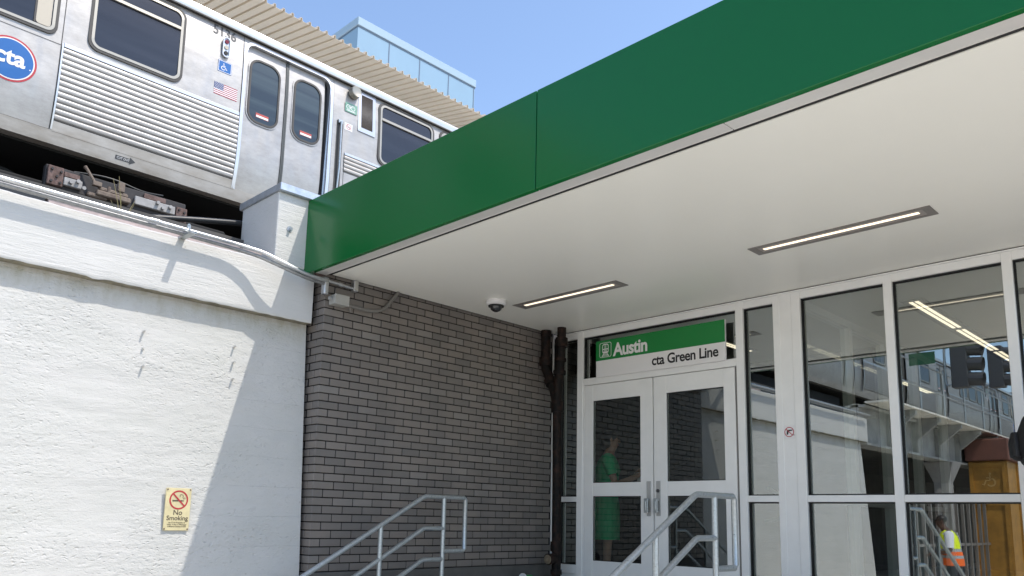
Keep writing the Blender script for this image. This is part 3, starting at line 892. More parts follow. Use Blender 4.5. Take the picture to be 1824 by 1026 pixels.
# dome camera
dc = thing("security_camera", "small white dome security camera on the soffit left of the lights", "security camera", (5.164, 5.34, SOF))
prof = [(0.0, 0.0), (0.095, 0.0), (0.098, 0.006), (0.096, 0.034), (0.086, 0.044), (0.074, 0.047)]
mb = MB(); mb.loft([[(5.164 + r * math.cos(2 * math.pi * k / 24), 5.34 + r * math.sin(2 * math.pi * k / 24), SOF - z) for k in range(24)] for r, z in prof[1:]]); mb.build("housing", M['swhite'], dc, smooth=True)
mb = MB(); mb.loft([[(5.164 + r * math.cos(2 * math.pi * k / 24), 5.34 + r * math.sin(2 * math.pi * k / 24), SOF - z) for k in range(24)] for r, z in ((0.076, 0.0475), (0.074, 0.060), (0.062, 0.060))]); mb.build("collar", M['black'], dc, smooth=True)
M['dome'] = mat("smoked_dome", (0.02, 0.02, 0.022), 0.06, spec=0.8)
mb = MB(); mb.ellipsoid((5.164, 5.34, SOF - 0.052), (0.062, 0.062, 0.058), 20, 10); mb.build("dome", M['dome'], dc, smooth=True)

# ------------------------------------------------------------------ storefront
sf = thing("storefront", "white aluminium framed glass storefront with panes of two widths under the canopy", "storefront", (XS, 3.0, FLOOR))
FD0, FD1 = XS - 0.05, XS + 0.07     # frame depth
def mull(y0, y1, z0=FLOOR, z1=3.645, nm="mullion", x0=FD0, x1=FD1):
    mb = MB(); mb.box(x0, x1, y1, y0, z0, z1); return mb.build(nm, M['frame'], sf, bevel=0.003)
def rail(y0, y1, z0, z1, nm="rail", x0=FD0 + 0.003, x1=FD1 - 0.003):
    mb = MB(); mb.box(x0, x1, y1, y0, z0, z1); return mb.build(nm, M['frame'], sf, bevel=0.003)
def pane(y0, y1, z0, z1, x=XS + 0.014):
    mb = MB(); mb.face([(x, y0, z0), (x, y1, z0), (x, y1, z1), (x, y0, z1)]); o = mb.build("glass_pane", M['glass'], sf)
    g = MB(); e = 0.012
    g.ring([(y1 - 0.002, z0 - 0.002), (y0 + 0.002, z0 - 0.002), (y0 + 0.002, z1 + 0.002), (y1 - 0.002, z1 + 0.002)], [(y1 + e, z0 + e), (y0 - e, z0 + e), (y0 - e, z1 - e), (y1 + e, z1 - e)], lambda a, b, d: (x - 0.004 + d, a, b), -0.006, 0.0)
    g.ring([(y1 + 0.0005, z0 + 0.0005), (y0 - 0.0005, z0 + 0.0005), (y0 - 0.0005, z1 - 0.0005), (y1 + 0.0005, z1 - 0.0005)], [(y1 + 0.004, z0 + 0.004), (y0 - 0.004, z0 + 0.004), (y0 - 0.004, z1 - 0.004), (y1 + 0.004, z1 - 0.004)], lambda a, b, d: (x - 0.011 - d, a, b), 0.0, x - 0.011 - (FD0 + 0.026))
    g.build("gasket", M['gasket'], o)
    return o
GT = 3.578      # glass top
MUL = [(5.835, 5.79), (5.541, 5.462), (3.625, 3.548), (3.252, 3.188), (3.078, 2.996), (2.288, 2.218), (1.432, 1.362), (0.575, 0.505), (-0.28, -0.35), (-1.14, -1.21), (-2.0, -2.07), (-2.86, -2.93)]
for i, (a, b) in enumerate(MUL):
    mull(a, b)
mb = MB(); mb.box(FD0 + 0.002, FD1, 3.0785, 3.1875, FLOOR, 3.655); mb.build("pilaster_panel", M['frame'], sf)
mb = MB(); mb.box(FD0 + 0.012, FD0 + 0.06, 5.8355, 5.848, FLOOR, 3.655); mb.build("jamb_panel", M['conduit_painted'], sf)
mb = MB(); mb.box(FD0 - 0.004, FD1 - 0.01, -4.5, 5.845, 3.6565, 3.6645); mb.build("soffit_shadow_strip", M['gasket'], sf)  # black joint strip, draws the shadow gap where soffit meets storefront
mb = MB(); mb.box(FD0 - 0.012, FD1 - 0.01, -4.5, 5.845, 3.6455, 3.656); mb.build("head_trim", M['frame'], sf)
bays = [(MUL[i][1], MUL[i + 1][0]) for i in range(len(MUL) - 1)]
for i, (a, b) in enumerate(bays):
    if i == 1:           # door bay
        rail(a, b, GT, 3.645, "head_rail")
        rail(a, b, 3.046, 3.120, "transom_bar")
        pane(a, b, 3.120, GT)
        continue
    if i == 3: continue  # white pilaster
    rail(a, b, GT, 3.645, "head_rail")
    rail(a, b, 1.797, 1.853, "mid_rail")
    pane(a, b, 1.853, GT)
    pane(a, b, 1.14, 1.797)
    rail(a, b, 1.05, 1.14, "sill_rail")
    rail(a, b, FLOOR, 1.05, "base_panel", FD0 + 0.02, FD1 - 0.02)
# door leaves
def door(y0, y1, hinge_left):
    # y0 > y1 (y0 is the left side seen from outside)
    d0, d1 = XS - 0.042, XS + 0.004
    D = MB()
    out = [(y1, FLOOR + 0.01), (y0, FLOOR + 0.01), (y0, 3.040), (y1, 3.040)]
    L, Rr = (y0 - 0.118, y1 + 0.158) if hinge_left else (y0 - 0.158, y1 + 0.118)
    a0, a1 = y0 - (0.118 if hinge_left else 0.150), y1 + (0.150 if hinge_left else 0.118)
    f = lambda a, b, d: (d0 + d, a, b)
    D.box(d0, d1, a0, y0, FLOOR + 0.01, 3.04)
    D.box(d0, d1, y1, a1, FLOOR + 0.01, 3.04)
    for z0, z1 in ((FLOOR + 0.01, 1.195), (1.856, 1.995), (2.868, 3.04)):
        D.box(d0 + 0.0015, d1 - 0.0015, a1, a0, z0, z1)
    o = D.build("door", M['frame'], sf, bevel=0.002)
    for z0, z1 in ((1.195, 1.856), (1.995, 2.868)):
        g = MB(); xg = XS - 0.016
        g.face([(xg, a0, z0), (xg, a1, z0), (xg, a1, z1), (xg, a0, z1)]); g.build("glass_pane", M['doorpane'], o)
        k2 = MB(); e = 0.008
        k2.ring([(a1 - 0.001, z0 - 0.001), (a0 + 0.001, z0 - 0.001), (a0 + 0.001, z1 + 0.001), (a1 - 0.001, z1 + 0.001)], [(a1 + e, z0 + e), (a0 - e, z0 + e), (a0 - e, z1 - e), (a1 + e, z1 - e)], lambda a, b, d: (xg - 0.004 + d, a, b), -0.005, 0.0)
        k2.build("gasket", M['gasket'], o)
    yc = (y1 + 0.050) if hinge_left else (y0 - 0.050)
    h = MB(); h.box(d0 - 0.005, d0 - 0.0005, yc - 0.026, yc + 0.026, 1.66, 2.00); h.build("push_plate", M['plate'], o, bevel=0.002)
    h = MB()
    h.tube(bez([(d0 - 0.003, yc, 1.705), (d0 - 0.055, yc, 1.705), (d0 - 0.055, yc, 1.815), (d0 - 0.003, yc, 1.815)], 5), 0.011, 10)
    h.box(d0 - 0.062, d0 - 0.045, yc - 0.022, yc + 0.022, 1.690, 1.830)
    h.build("pull_handle", M['galv'], o, bevel=0.003)
    if not hinge_left:
        h = MB(); h.cyl((d0 - 0.004, yc, 1.905), (d0 - 0.018, yc, 1.905), 0.017, 16); h.build("lock_cylinder", M['darkbolt'], o, smooth=True)
    return o
door(5.445, 4.562, True)
door(4.550, 3.649, False)
mb = MB(); mb.box(XS - 0.020, XS - 0.004, 4.549, 4.563, FLOOR, 3.04); mb.build("meeting_gap", M['black'], sf)
mb = MB(); mb.box(XS - 0.030, XS - 0.004, 3.6255, 3.6485, FLOOR, 3.05); mb.build("door_jamb", M['conduit_painted'], sf)
mb = MB(); mb.box(XS - 0.044, XS, 5.4465, 5.4615, FLOOR, 3.046); mb.build("door_jamb", M['frame'], sf)

# station name sign over the doors
ss = thing("station_sign", "green and white station name sign reading Austin over the double doors", "sign", (6.6, 4.49, 3.3))
XG = XS - 0.075
Fs = on_x(XG)
aL, aR = -5.258, -3.718
mb = MB(); mb.prism([(aL, 3.108), (aR, 3.108), (aR, 3.502), (aL, 3.502)], Fs, -0.022, 0.0); mb.build("panel", M['swhite'], ss, bevel=0.002)
mb = MB(); mb.prism([(aL + 0.001, 3.286), (aR - 0.001, 3.286), (aR - 0.001, 3.501), (aL + 0.001, 3.501)], Fs, 0.0005, 0.002); mb.build("green_field", M['sgreen'], ss)
mb = MB()
add_text(mb, place(Fs, aL + 0.235, 3.318), "Austin", 0.190, 0.0032, bold=0.030, squeeze=0.93, space=0.94)
# train pictogram
tx, tz = aL + 0.128, 3.395
Pp = place(Fs, tx, tz)
mb.ring(rrect(-0.078, 0.078, -0.080, 0.080, 0.022), rrect(-0.073, 0.073, -0.075, 0.075, 0.018), Pp, 0.0024, 0.0032)
mb.ring(rrect(-0.042, 0.042, -0.038, 0.066, 0.026), rrect(-0.034, 0.034, -0.028, 0.056, 0.018), Pp, 0.0024, 0.0032)
stroke(mb, [(-0.007, 0.010), (-0.007, 0.056)], 0.006, Pp, 0.0032); stroke(mb, [(0.007, 0.010), (0.007, 0.056)], 0.006, Pp, 0.0032)
stroke(mb, [(-0.035, 0.008), (0.035, 0.008)], 0.012, Pp, 0.0032)
stroke(mb, [(-0.035, -0.022), (0.035, -0.022)], 0.014, Pp, 0.0032)
stroke(mb, [(-0.020, -0.007), (0.020, -0.007)], 0.007, Pp, 0.0032)
stroke(mb, [(-0.022, -0.040), (-0.046, -0.070)], 0.010, Pp, 0.0032); stroke(mb, [(0.022, -0.040), (0.046, -0.070)], 0.010, Pp, 0.0032)
for q, hw in ((-0.047, 0.026), (-0.056, 0.033), (-0.066, 0.042)):
    stroke(mb, [(-hw, q), (hw, q)], 0.005, Pp, 0.0032)
mb.build("white_lettering", M['swhite'], ss)
mb = MB(); add_text(mb, place(Fs, aR - 0.072, 3.158), "cta Green Line", 0.142, 0.0010, bold=0.024, align='RIGHT', squeeze=0.93, space=0.95); mb.build("black_lettering", M['sblack'], ss)

# no-guns notice on the pilaster
gs = thing("no_guns_notice", "small white no firearms notice stuck on the white pilaster beside the windows", "notice", (6.6, 3.1, 2.4))
Fg = on_x(FD0 + 0.002)
mb = MB(); mb.prism([(-3.183, 2.338), (-3.083, 2.338), (-3.083, 2.458), (-3.183, 2.458)], Fg, 0.0003, 0.0012); mb.build("sheet", M['swhite'], gs)
gx, gz = -3.135, 2.400
mb = MB(); mb.ring(circ(gx, gz, 0.044, 28), circ(gx, gz, 0.037, 28), Fg, 0.0014, 0.0020)
stroke(mb, [(gx - 0.028, gz + 0.028), (gx + 0.028, gz - 0.028)], 0.007, Fg, 0.0026); mb.build("prohibition_ring", M['sred'], gs)
mb = MB()
poly(mb, [(gx - 0.022, gz + 0.016), (gx - 0.022, gz + 0.004), (gx + 0.030, gz + 0.010), (gx + 0.030, gz + 0.020), (gx - 0.005, gz + 0.020)], Fg, 0.0018)
poly(mb, [(gx - 0.026, gz - 0.022), (gx - 0.010, gz - 0.022), (gx - 0.004, gz + 0.006), (gx - 0.022, gz + 0.006)], Fg, 0.0019)
mb.build("pistol_symbol", M['sblack'], gs)
mb = MB(); stroke(mb, [(-3.100, 2.372), (-3.087, 2.372)], 0.006, Fg, 0.0016); mb.build("small_print", M['numgrey'], gs)

# ------------------------------------------------------------------ downpipes in the corner
dp = thing("drain_pipe", "rusty black drain pipe in the brick corner, forked at the top", "pipe", (6.38, 5.62, FLOOR))
mb = MB()
mb.tube([(6.385, 5.607, FLOOR), (6.385, 5.612, 2.0), (6.385, 5.622, 2.86), (6.385, 5.605, 3.05), (6.385, 5.59, 3.20), (6.385, 5.575, 3.40), (6.385, 5.567, 3.50), (6.385, 5.567, SOF + 0.01)], 0.049, 14)
for z, r, h, y in ((2.80, 0.064, 0.12, 5.62), (3.17, 0.068, 0.045, 5.592), (3.31, 0.066, 0.03, 5.583), (3.50, 0.068, 0.10, 5.567), (1.33, 0.062, 0.10, 5.61), (1.07, 0.060, 0.05, 5.608)):
    mb.cyl((6.385, y, z - h / 2), (6.385, y, z + h / 2), r, 16)
mb.build("main_stack", M['pipe'], dp, smooth=True)
mb = MB()
mb.tube([(6.385, 5.63, 2.84), (6.385, 5.665, 2.98), (6.383, 5.735, 3.13), (6.38, 5.785, 3.24), (6.38, 5.79, 3.34), (6.38, 5.79, SOF + 0.01)], 0.052, 14)
mb.cyl((6.38, 5.79, 3.27), (6.38, 5.79, 3.36), 0.070, 16); mb.cyl((6.382, 5.70, 3.055), (6.382, 5.735, 3.115), 0.066, 16)
mb.cyl((6.38, 5.79, SOF - 0.06), (6.38, 5.79, SOF), 0.058, 16)
mb.build("branch", M['pipe'], dp, smooth=True)
mb = MB(); mb.tube([(6.385, 5.61, 1.215), (6.30, 5.612, 1.205), (6.262, 5.613, 1.20)], [0.045, 0.056, 0.058], 18); co = mb.build("cleanout_hub", M['pipe'], dp, smooth=True)
mb = MB(); mb.cyl((6.261, 5.613, 1.20), (6.250, 5.613, 1.20), 0.048, 20); mb.box(6.238, 6.2495, 5.603, 5.623, 1.19, 1.21); mb.build("cap", M['brass'], co, bevel=0.003)

# ribbon spool left on the ledge
sp = thing("ribbon_spool", "small white and green spool standing on the landing at the foot of the brick wall", "spool", (6.0, 5.7, FLOOR))
f = lambda a, b, d: (6.06 - d * 0.80, 5.66 + a * 0.8 + d * 0.3, FLOOR + 0.0 + b)
mb = MB(); mb.ring(circ(0, 0.078, 0.078, 26), circ(0, 0.078, 0.022, 26), f, 0.10, 0.112); mb.build("flange", M['swhite'], sp)
mb = MB(); mb.ring(circ(0, 0.078, 0.062, 26), circ(0, 0.078, 0.022, 26), f, 0.0, 0.0995); mb.build("ribbon", M['sgreen'], sp)
for o_ in kids(sp):
    o_.location.z += 0.0

# ------------------------------------------------------------------ handrails
def handrail(y, label):
    t = thing("handrail", label, "handrail", (4.6, y, 0.9), "galvanised handrails beside the steps")
    R_ = 0.0205
    sl_ = 0.556
    zt = 1.785
    xk, xe, xp = 4.55, 5.035, 4.775
    def at(x): return zt - (xk - x) * sl_
    mb = MB()
    mb.tube([(2.95, y, at(2.95)), (xk - 0.02, y, at(xk - 0.02)), (xk + 0.015, y, zt + 0.0), (xe - 0.02, y, zt + 0.002), (xe, y, zt - 0.02), (xe, y, 1.325), (xe - 0.018, y, 1.306), (xp, y, 1.306)], R_, 14)
    mb.build("top_rail", M['galv'], t, smooth=True)
    for zz in (1.505, 1.235):
        dx = 0.0
        mb = MB(); x0 = 2.95
        def a2(x): return zz - (xk - x) * sl_
        mb.tube([(x0 + 0.14, y, a2(x0 + 0.14)), (xk - 0.015, y, a2(xk - 0.015)), (xk + 0.015, y, zz), (xp, y, zz)], R_ * 0.97, 14)
        mb.build("mid_rail", M['galv'], t, smooth=True)
    for x, z1 in ((xp, zt), (4.088, at(4.088)), (3.3, at(3.3))):
        base = FLOOR if x > 4.62 else (FLOOR - 0.182 * (1 + int((4.62 - x) / 0.32)) if x > 3.36 else 0.0)
        mb = MB(); mb.cyl((x, y, base), (x, y, z1 - 0.005), R_ * 0.98, 14); mb.cyl((x, y, base), (x, y, base + 0.012), 0.055, 18)
        mb.build("post", M['galv'], t, smooth=True)
handrail(5.55, "galvanised pipe handrail next to the brick wall, the farther of the two")
handrail(2.80, "galvanised pipe handrail in front of the right door, the nearer of the two")

# ------------------------------------------------------------------ interior
inr = thing("entrance_hall", "dim entrance hall seen through the storefront glass, with white ceiling and dark walls", "hall", (8, 2, FLOOR))
mb = MB(); mb.box(XS + 0.08, 16.0, YR, 5.86, FLOOR - 0.3, FLOOR - 0.002); mb.build("floor", M['interior_floor'], inr)
mb = MB(); mb.box(XS + 0.085, 16.0, YR, 5.86, SOF + 0.002, SOF + 0.10); mb.build("ceiling", M['interior_ceiling'], inr)
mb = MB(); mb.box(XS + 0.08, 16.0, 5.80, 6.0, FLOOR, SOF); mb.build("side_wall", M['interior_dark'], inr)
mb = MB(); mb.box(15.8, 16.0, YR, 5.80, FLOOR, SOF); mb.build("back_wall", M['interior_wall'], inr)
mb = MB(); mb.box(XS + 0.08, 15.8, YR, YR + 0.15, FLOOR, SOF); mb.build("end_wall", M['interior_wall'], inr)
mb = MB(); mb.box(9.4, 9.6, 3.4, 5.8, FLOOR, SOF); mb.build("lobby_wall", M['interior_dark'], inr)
gp = thing("glass_partition", "framed glass partition inside the hall, running back from the storefront", "partition", (8, 3.16, FLOOR))
for x in (XS + 0.16, 8.03, 9.00, 9.97, 10.95):
    mb = MB(); mb.box(x - 0.035, x + 0.035, 3.11, 3.21, FLOOR, SOF - 0.08); mb.build("mullion", M['frame'], gp, bevel=0.003)
mb = MB(); mb.box(XS + 0.125, 10.98, 3.112, 3.208, SOF - 0.08, SOF - 0.004); mb.build("head_rail", M['frame'], gp)
mb = MB(); mb.box(XS + 0.195, 10.9, 3.115, 3.205, 1.80, 1.85); mb.build("mid_rail", M['frame'], gp)
xp = [XS + 0.195, 7.995, 8.065, 8.965, 9.035, 9.935, 10.005, 10.915]
for i in range(0, 8, 2):
    mb = MB(); mb.face([(xp[i], 3.16, 1.85), (xp[i + 1], 3.16, 1.85), (xp[i + 1], 3.16, SOF - 0.08), (xp[i], 3.16, SOF - 0.08)])
    mb.face([(xp[i], 3.16, FLOOR), (xp[i + 1], 3.16, FLOOR), (xp[i + 1], 3.16, 1.80), (xp[i], 3.16, 1.80)])
    mb.build("glass_pane", M['glass_in'], gp)
def hall_light(x0, x1, yc, label):
    t = thing("hall_light", label, "ceiling light", ((x0 + x1) / 2, yc, SOF), "linear lights on the hall ceiling")
    f = lambda a, b, d: (a, b, SOF + 0.002 - d)
    R0 = [(x0, yc - 0.10), (x1, yc - 0.10), (x1, yc + 0.10), (x0, yc + 0.10)]
    mb = MB(); mb.prism(R0, f, 0.0005, 0.006); mb.build("frame", M['lampframe'], t)
    for s_ in (-1, 1):
        mb = MB(); q = yc + s_ * 0.026
        mb.prism([(x0 + 0.07, q - 0.016), (x1 - 0.03, q - 0.016), (x1 - 0.03, q + 0.016), (x0 + 0.07, q + 0.016)], f, 0.0062, 0.010); mb.build("diffuser", M['led_in'], t)
HL = [(7.60, 9.00, 2.385, "nearest linear light of the row behind the wide window, its end by the glass"),
      (9.02, 10.42, 2.385, "second linear light from the glass in the row behind the wide window"),
      (10.44, 11.84, 2.385, "third linear light from the glass in the row behind the wide window"),
      (11.86, 13.26, 2.385, "farthest linear light of the row behind the wide window"),
      (7.55, 8.75, 4.60, "linear light inside the lobby behind the double doors"),
      (9.9, 11.2, 3.95, "linear light seen through the glass partition, nearest of its row"),
      (11.9, 13.2, 3.95, "linear light far back beyond the glass partition"),
      (8.2, 9.6, -0.6, "nearest linear light of the row right of the wide window"),
      (11.0, 12.4, -0.6, "farther linear light of the row right of the wide window")]
for a in HL: hall_light(*a)
mb = MB(); mb.box(XS + 0.102, 16.0, YR, 5.86, 3.93, 4.30); mb.box(XS - 0.03, XS + 0.102, YR, YC - 0.06, 3.668, 4.30); mb.build("roof", M['concrete'], inr)
# fare gates / turnstile block in the hall
tg = thing("turnstile", "dark metal turnstile cabinet standing on the hall floor behind the door glass", "turnstile", (8.6, 4.2, FLOOR))
mb = MB(); mb.box(8.0, 9.0, 3.62, 3.84, FLOOR, FLOOR + 1.0); mb.build("cabinet", M['lampframe'], tg, bevel=0.02)
mb = MB()
for a_ in (0, 120, 240):
    mb.cyl((8.45, 3.85, FLOOR + 0.85), (8.45 + 0.1 * math.sin(math.radians(a_)), 4.28, FLOOR + 0.85 + 0.25 * math.cos(math.radians(a_))), 0.018, 8)
mb.build("arms", M['galv'], tg)
mb = MB(); mb.box(8.0, 9.0, 4.35, 4.55, FLOOR, FLOOR + 1.0); mb.build("post_cabinet", M['lampframe'], tg, bevel=0.02)

# ------------------------------------------------------------------ train
YT = 9.0
def bend(p):
    dy = 0.0
    if p.y < YT + 1.2:
        if p.z < 6.15: dy += 0.11 * ((6.15 - p.z) / 0.72) ** 2
        if p.z > 6.9: dy += 0.05 * ((p.z - 6.9) / 0.8) ** 2
    return Vector((p.x, p.y + dy, p.z))
car = thing("train_car", "stainless steel elevated train car with fluted sides and a double door beside the pier", "train car", (8.0, 10.4, 4.5), "cars of the stopped train")
X0c, X1c = 0.95, 15.4
PY = on_y(YT)
def psheet(mb, x0, x1, z0, z1, d=0.0, mi=0):
    nz = max(1, int((z1 - z0) / 0.06)); nx = max(1, int((x1 - x0) / 0.5))
    mb.sheet(x0, x1, z0, z1, lambda a, b: (a, YT - d, b), nx, nz, mi)
def rsheet(mb, x0, x1, z0, z1, r, d, mi=0):
    """rounded rectangle made of rows, so that it can follow the curve of the car side"""
    zs = [z0 + r * (1 - math.cos(math.radians(a))) for a in range(0, 91, 15)]
    n_ = max(2, int((z1 - z0 - 2 * r) / 0.06))
    zs += [z0 + r + (z1 - z0 - 2 * r) * i / n_ for i in range(1, n_)] + [z1 - r * (1 - math.cos(math.radians(a))) for a in range(90, -1, -15)]
    def inset(z):
        h = min(z - z0, z1 - z)
        return 0.0 if h >= r else r - math.sqrt(max(0.0, r * r - (r - h) ** 2))
    b = len(mb.v)
    for z in zs:
        q = inset(z); mb.v += [(x0 + q, YT - d, z), (x1 - q, YT - d, z)]
    for i in range(len(zs) - 1):
        mb.f.append((b + 2 * i, b + 2 * i + 1, b + 2 * i + 3, b + 2 * i + 2)); mb.m.append(mi)
# body shell : side skin around the door openings
DOORS = [(4.205, 5.43), (11.0, 12.225)]
mb = MB()
xs_ = [X0c] + [q for d_ in DOORS for q in d_] + [X1c]
for i in range(0, len(xs_), 2):
    psheet(mb, xs_[i], xs_[i + 1], 5.57, 7.62)
for a, b in DOORS:
    psheet(mb, a, b, 7.535, 7.62)
# far side, ends, roof, floor
mb.sheet(X0c, X1c, 5.57, 7.62, lambda a, b: (a, YT + 2.84, b), 4, 4)
for xx in (X0c, X1c):
    mb.sheet(YT + 0.06, YT + 2.84, 5.45, 7.9, lambda a, b: (xx, a, b), 6, 6)
body = mb.build("body_shell", M['steel'], car, warp=bend, smooth=True)
rf = MB()
prof = [(YT + 0.05, 7.60), (YT + 0.10, 7.72), (YT + 0.35, 7.92), (YT + 0.9, 8.06), (YT + 1.42, 8.10), (YT + 1.95, 8.06), (YT + 2.5, 7.92), (YT + 2.75, 7.72), (YT + 2.84, 7.60)]
for i in range(len(prof) - 1):
    rf.sheet(X0c, X1c, 0, 1, lambda a, t: (a, prof[i][0] + (prof[i + 1][0] - prof[i][0]) * t, prof[i][1] + (prof[i + 1][1] - prof[i][1]) * t), 2, 1)
rf.build("roof", M['roofbounce'], car, smooth=True)
mb = MB()
ev = [(YT + 0.06, 7.615), (YT - 0.022, 7.622), (YT - 0.032, 7.645), (YT - 0.027, 7.665), (YT - 0.032, 7.69), (YT - 0.02, 7.725), (YT + 0.02, 7.742), (YT + 0.10, 7.73)]
mb.loft([[(xx, y_ + 0.03, z_) for y_, z_ in ev] for xx in (X0c, X1c)])
mb.build("eave_rail", M['steel_bright'], car, smooth=True)
mb = MB(); mb.box(X0c, X1c, YT - 0.008, YT + 0.05, 7.596, 7.612); mb.build("eave_seal", M['rubber'], car)
# sill beam
mb = MB()
mb.sheet(X0c, X1c, 5.425, 5.565, lambda a, b: (a, YT - 0.012, b), 20, 3)
mb.face([(X0c, YT - 0.012, 5.425), (X1c, YT - 0.012, 5.425), (X1c, YT + 0.2, 5.425), (X0c, YT + 0.2, 5.425)])
mb.face([(X0c, YT - 0.012, 5.565), (X1c, YT - 0.012, 5.565), (X1c, YT + 0.05, 5.572), (X0c, YT + 0.05, 5.572)])
mb.build("side_sill", M['steel_sill'], car, warp=bend)
mb = MB()
psheet(mb, 2.15, 4.19, 5.568, 5.665, 0.006)
mb.build("sill_panel", M['steel_sill'], car, warp=bend)
for (a, b, c, d, e) in ((2.15, 4.19, 5.552, 5.5545, 0.014), (2.124, 2.132, 5.57, 7.6, 0.003), (4.150, 4.157, 5.57, 7.6, 0.003), (5.484, 5.490, 5.57, 7.6, 0.003),
                        (X0c, 2.124, 6.505, 6.511, 0.003), (X0c, 2.124, 5.560, 5.5625, 0.016)):
    mb = MB(); psheet(mb, a, b, c, d, e); mb.build("panel_seam", M['rubber'], car, warp=bend)
for (a, b, c, d) in ((5.70, 6.02, 6.28, 6.286), (6.04, 6.9, 6.28, 6.286), (5.70, 5.706, 5.9, 6.28), (6.02, 6.026, 5.9, 6.28), (5.70, 6.02, 6.06, 6.066)):
    mb = MB(); psheet(mb, a, b, c, d, 0.003); mb.build("panel_seam", M['rubber'], car, warp=bend)
# corner post strips either side of the fluted panel
for a, b, c, d in ((2.134, 2.150, 6.53, 0.016), (4.158, 4.200, 7.52, 0.010), (5.435, 5.482, 7.52, 0.008)):
    mb = MB(); psheet(mb, a, b, 5.57, c, d); mb.build("door_post", M['steel_bright'], car, warp=bend)
# fluted panels
def flutes(x0, x1, z0, z1, n):
    mb = MB(); prof = []
    p_ = (z1 - z0) / n
    for i in range(n):
        zc = z1 - (i + 0.5) * p_
        for t in range(9):
            a = math.pi / 2 - math.pi * t / 8
            prof.append((0.006 + 0.011 * math.cos(a), zc + 0.44 * p_ * math.sin(a)))
        prof.append((0.005, zc - 0.47 * p_))
    b0 = len(mb.v); n_ = len(prof)
    nx = 6
    for j in range(nx + 1):
        xx = x0 + (x1 - x0) * j / nx
        mb.v += [(xx, YT - d, z) for d, z in prof]
    for j in range(nx):
        for i in range(n_ - 1):
            q = b0 + j * n_ + i
            mb.f.append((q, q + n_, q + n_ + 1, q + 1)); mb.m.append(0)
    for j in (0, nx):   # close the ends
        q = b0 + j * n_
        mb.f.append(tuple(range(q, q + n_))); mb.m.append(0)
    mb.build("fluted_panel", M['steel_flute'], car, warp=bend, smooth=True)
flutes(2.152, 4.150, 5.672, 6.490, 13)
flutes(5.700, 10.95, 6.290, 6.525, 4)
flutes(12.3, 15.3, 5.672, 6.490, 13)
for a_, b_, c_, d_ in ((2.152, 4.150, 6.491, 6.540), (5.70, 10.95, 6.526, 6.565)):
    mb = MB(); mb.box(a_, b_, YT - 0.017, YT + 0.01, c_, d_); mb.build("flute_cap", M['steel_bright'], car, bevel=0.004)
mb = MB(); psheet(mb, 2.152, 4.150, 5.664, 5.674, 0.004); mb.build("flute_shadow_seam", M['rubber'], car, warp=bend)

# windows : rubber, frame, glass, transom bar
def window(x0, x1, z0, z1, r, bar=None, cab=False):
    mb = MB(); mb.ring(rrect(x0, x1, z0, z1, r, 7), rrect(x0 + 0.03, x1 - 0.03, z0 + 0.03, z1 - 0.03, r - 0.02, 7), PY, 0.0, 0.016)
    wo = mb.build("window", M['rubber'], car, warp=bend)
    mb = MB(); mb.ring(rrect(x0 + 0.0305, x1 - 0.0305, z0 + 0.0305, z1 - 0.0305, r - 0.022, 7), rrect(x0 + 0.060, x1 - 0.060, z0 + 0.060, z1 - 0.060, max(0.03, r - 0.045), 7), PY, 0.0, 0.020)
    if bar:
        mb.prism([(x0 + 0.0605, bar - 0.022), (x1 - 0.0605, bar - 0.022), (x1 - 0.0605, bar + 0.022), (x0 + 0.0605, bar + 0.022)], PY, 0.0, 0.017)
        mb.prism([(x0 + 0.0605, bar - 0.022), (x1 - 0.0605, bar - 0.022), (x1 - 0.0605, bar - 0.012), (x0 + 0.0605, bar - 0.012)], PY, 0.0175, 0.028)
    mb.build("frame", M['winframe'], wo, warp=bend)
    mb = MB()
    rsheet(mb, x0 + 0.04, x1 - 0.04, z0 + 0.04, z1 - 0.04, max(0.03, r - 0.03), 0.0045); mb.build("glass", M['trainglass2'], wo, warp=bend)
    return wo
def dark_glass(name, ca, cb, st):
    m = bpy.data.materials.new(name); m.use_nodes = True
    n, l = m.node_tree.nodes, m.node_tree.links
    p = n["Principled BSDF"]
    tc = n.new("ShaderNodeTexCoord"); mp = n.new("ShaderNodeMapping"); mp.inputs["Scale"].default_value = st
    z = n.new("ShaderNodeTexNoise"); z.inputs["Scale"].default_value = 1.3; z.inputs["Detail"].default_value = 3
    l.new(tc.outputs["Object"], mp.inputs[0]); l.new(mp.outputs[0], z.inputs["Vector"])
    rp = n.new("ShaderNodeValToRGB"); rp.color_ramp.elements[0].position = 0.42; rp.color_ramp.elements[1].position = 0.68
    rp.color_ramp.elements[0].color = (*ca, 1); rp.color_ramp.elements[1].color = (*cb, 1)
    l.new(z.outputs["Fac"], rp.inputs["Fac"]); l.new(rp.outputs[0], p.inputs["Base Color"])
    p.inputs["Roughness"].default_value = 0.03
    p.inputs["Specular IOR Level"].default_value = 0.6
    return m
M['trainglass2'] = dark_glass("dark_tinted_train_window", (0.010, 0.014, 0.024), (0.024, 0.029, 0.042), (0.25, 1, 3.2))
M['doorglass'] = dark_glass("striped_reflection_door_window", (0.022, 0.036, 0.050), (0.075, 0.105, 0.115), (0.12, 1, 4.0))  # pale stripes painted in for reflections and the interior behind the pane
window(2.372, 3.412, 6.590, 7.560, 0.12, 7.300)
window(6.245, 7.290, 6.590, 7.570, 0.12, 7.300)
window(7.400, 8.440, 6.590, 7.570, 0.12, 7.300)
window(8.560, 9.600, 6.590, 7.570, 0.12, 7.300)
window(13.0, 14.1, 6.590, 7.570, 0.12, 7.300)
cw = window(1.10, 2.072, 6.575, 7.50, 0.10)
mb = MB(); mb.prism(rrect(1.862, 2.002, 6.645, 7.43, 0.03, 3), PY, 0.010, 0.014); mb.build("blind", M['blind'], cw, warp=bend)
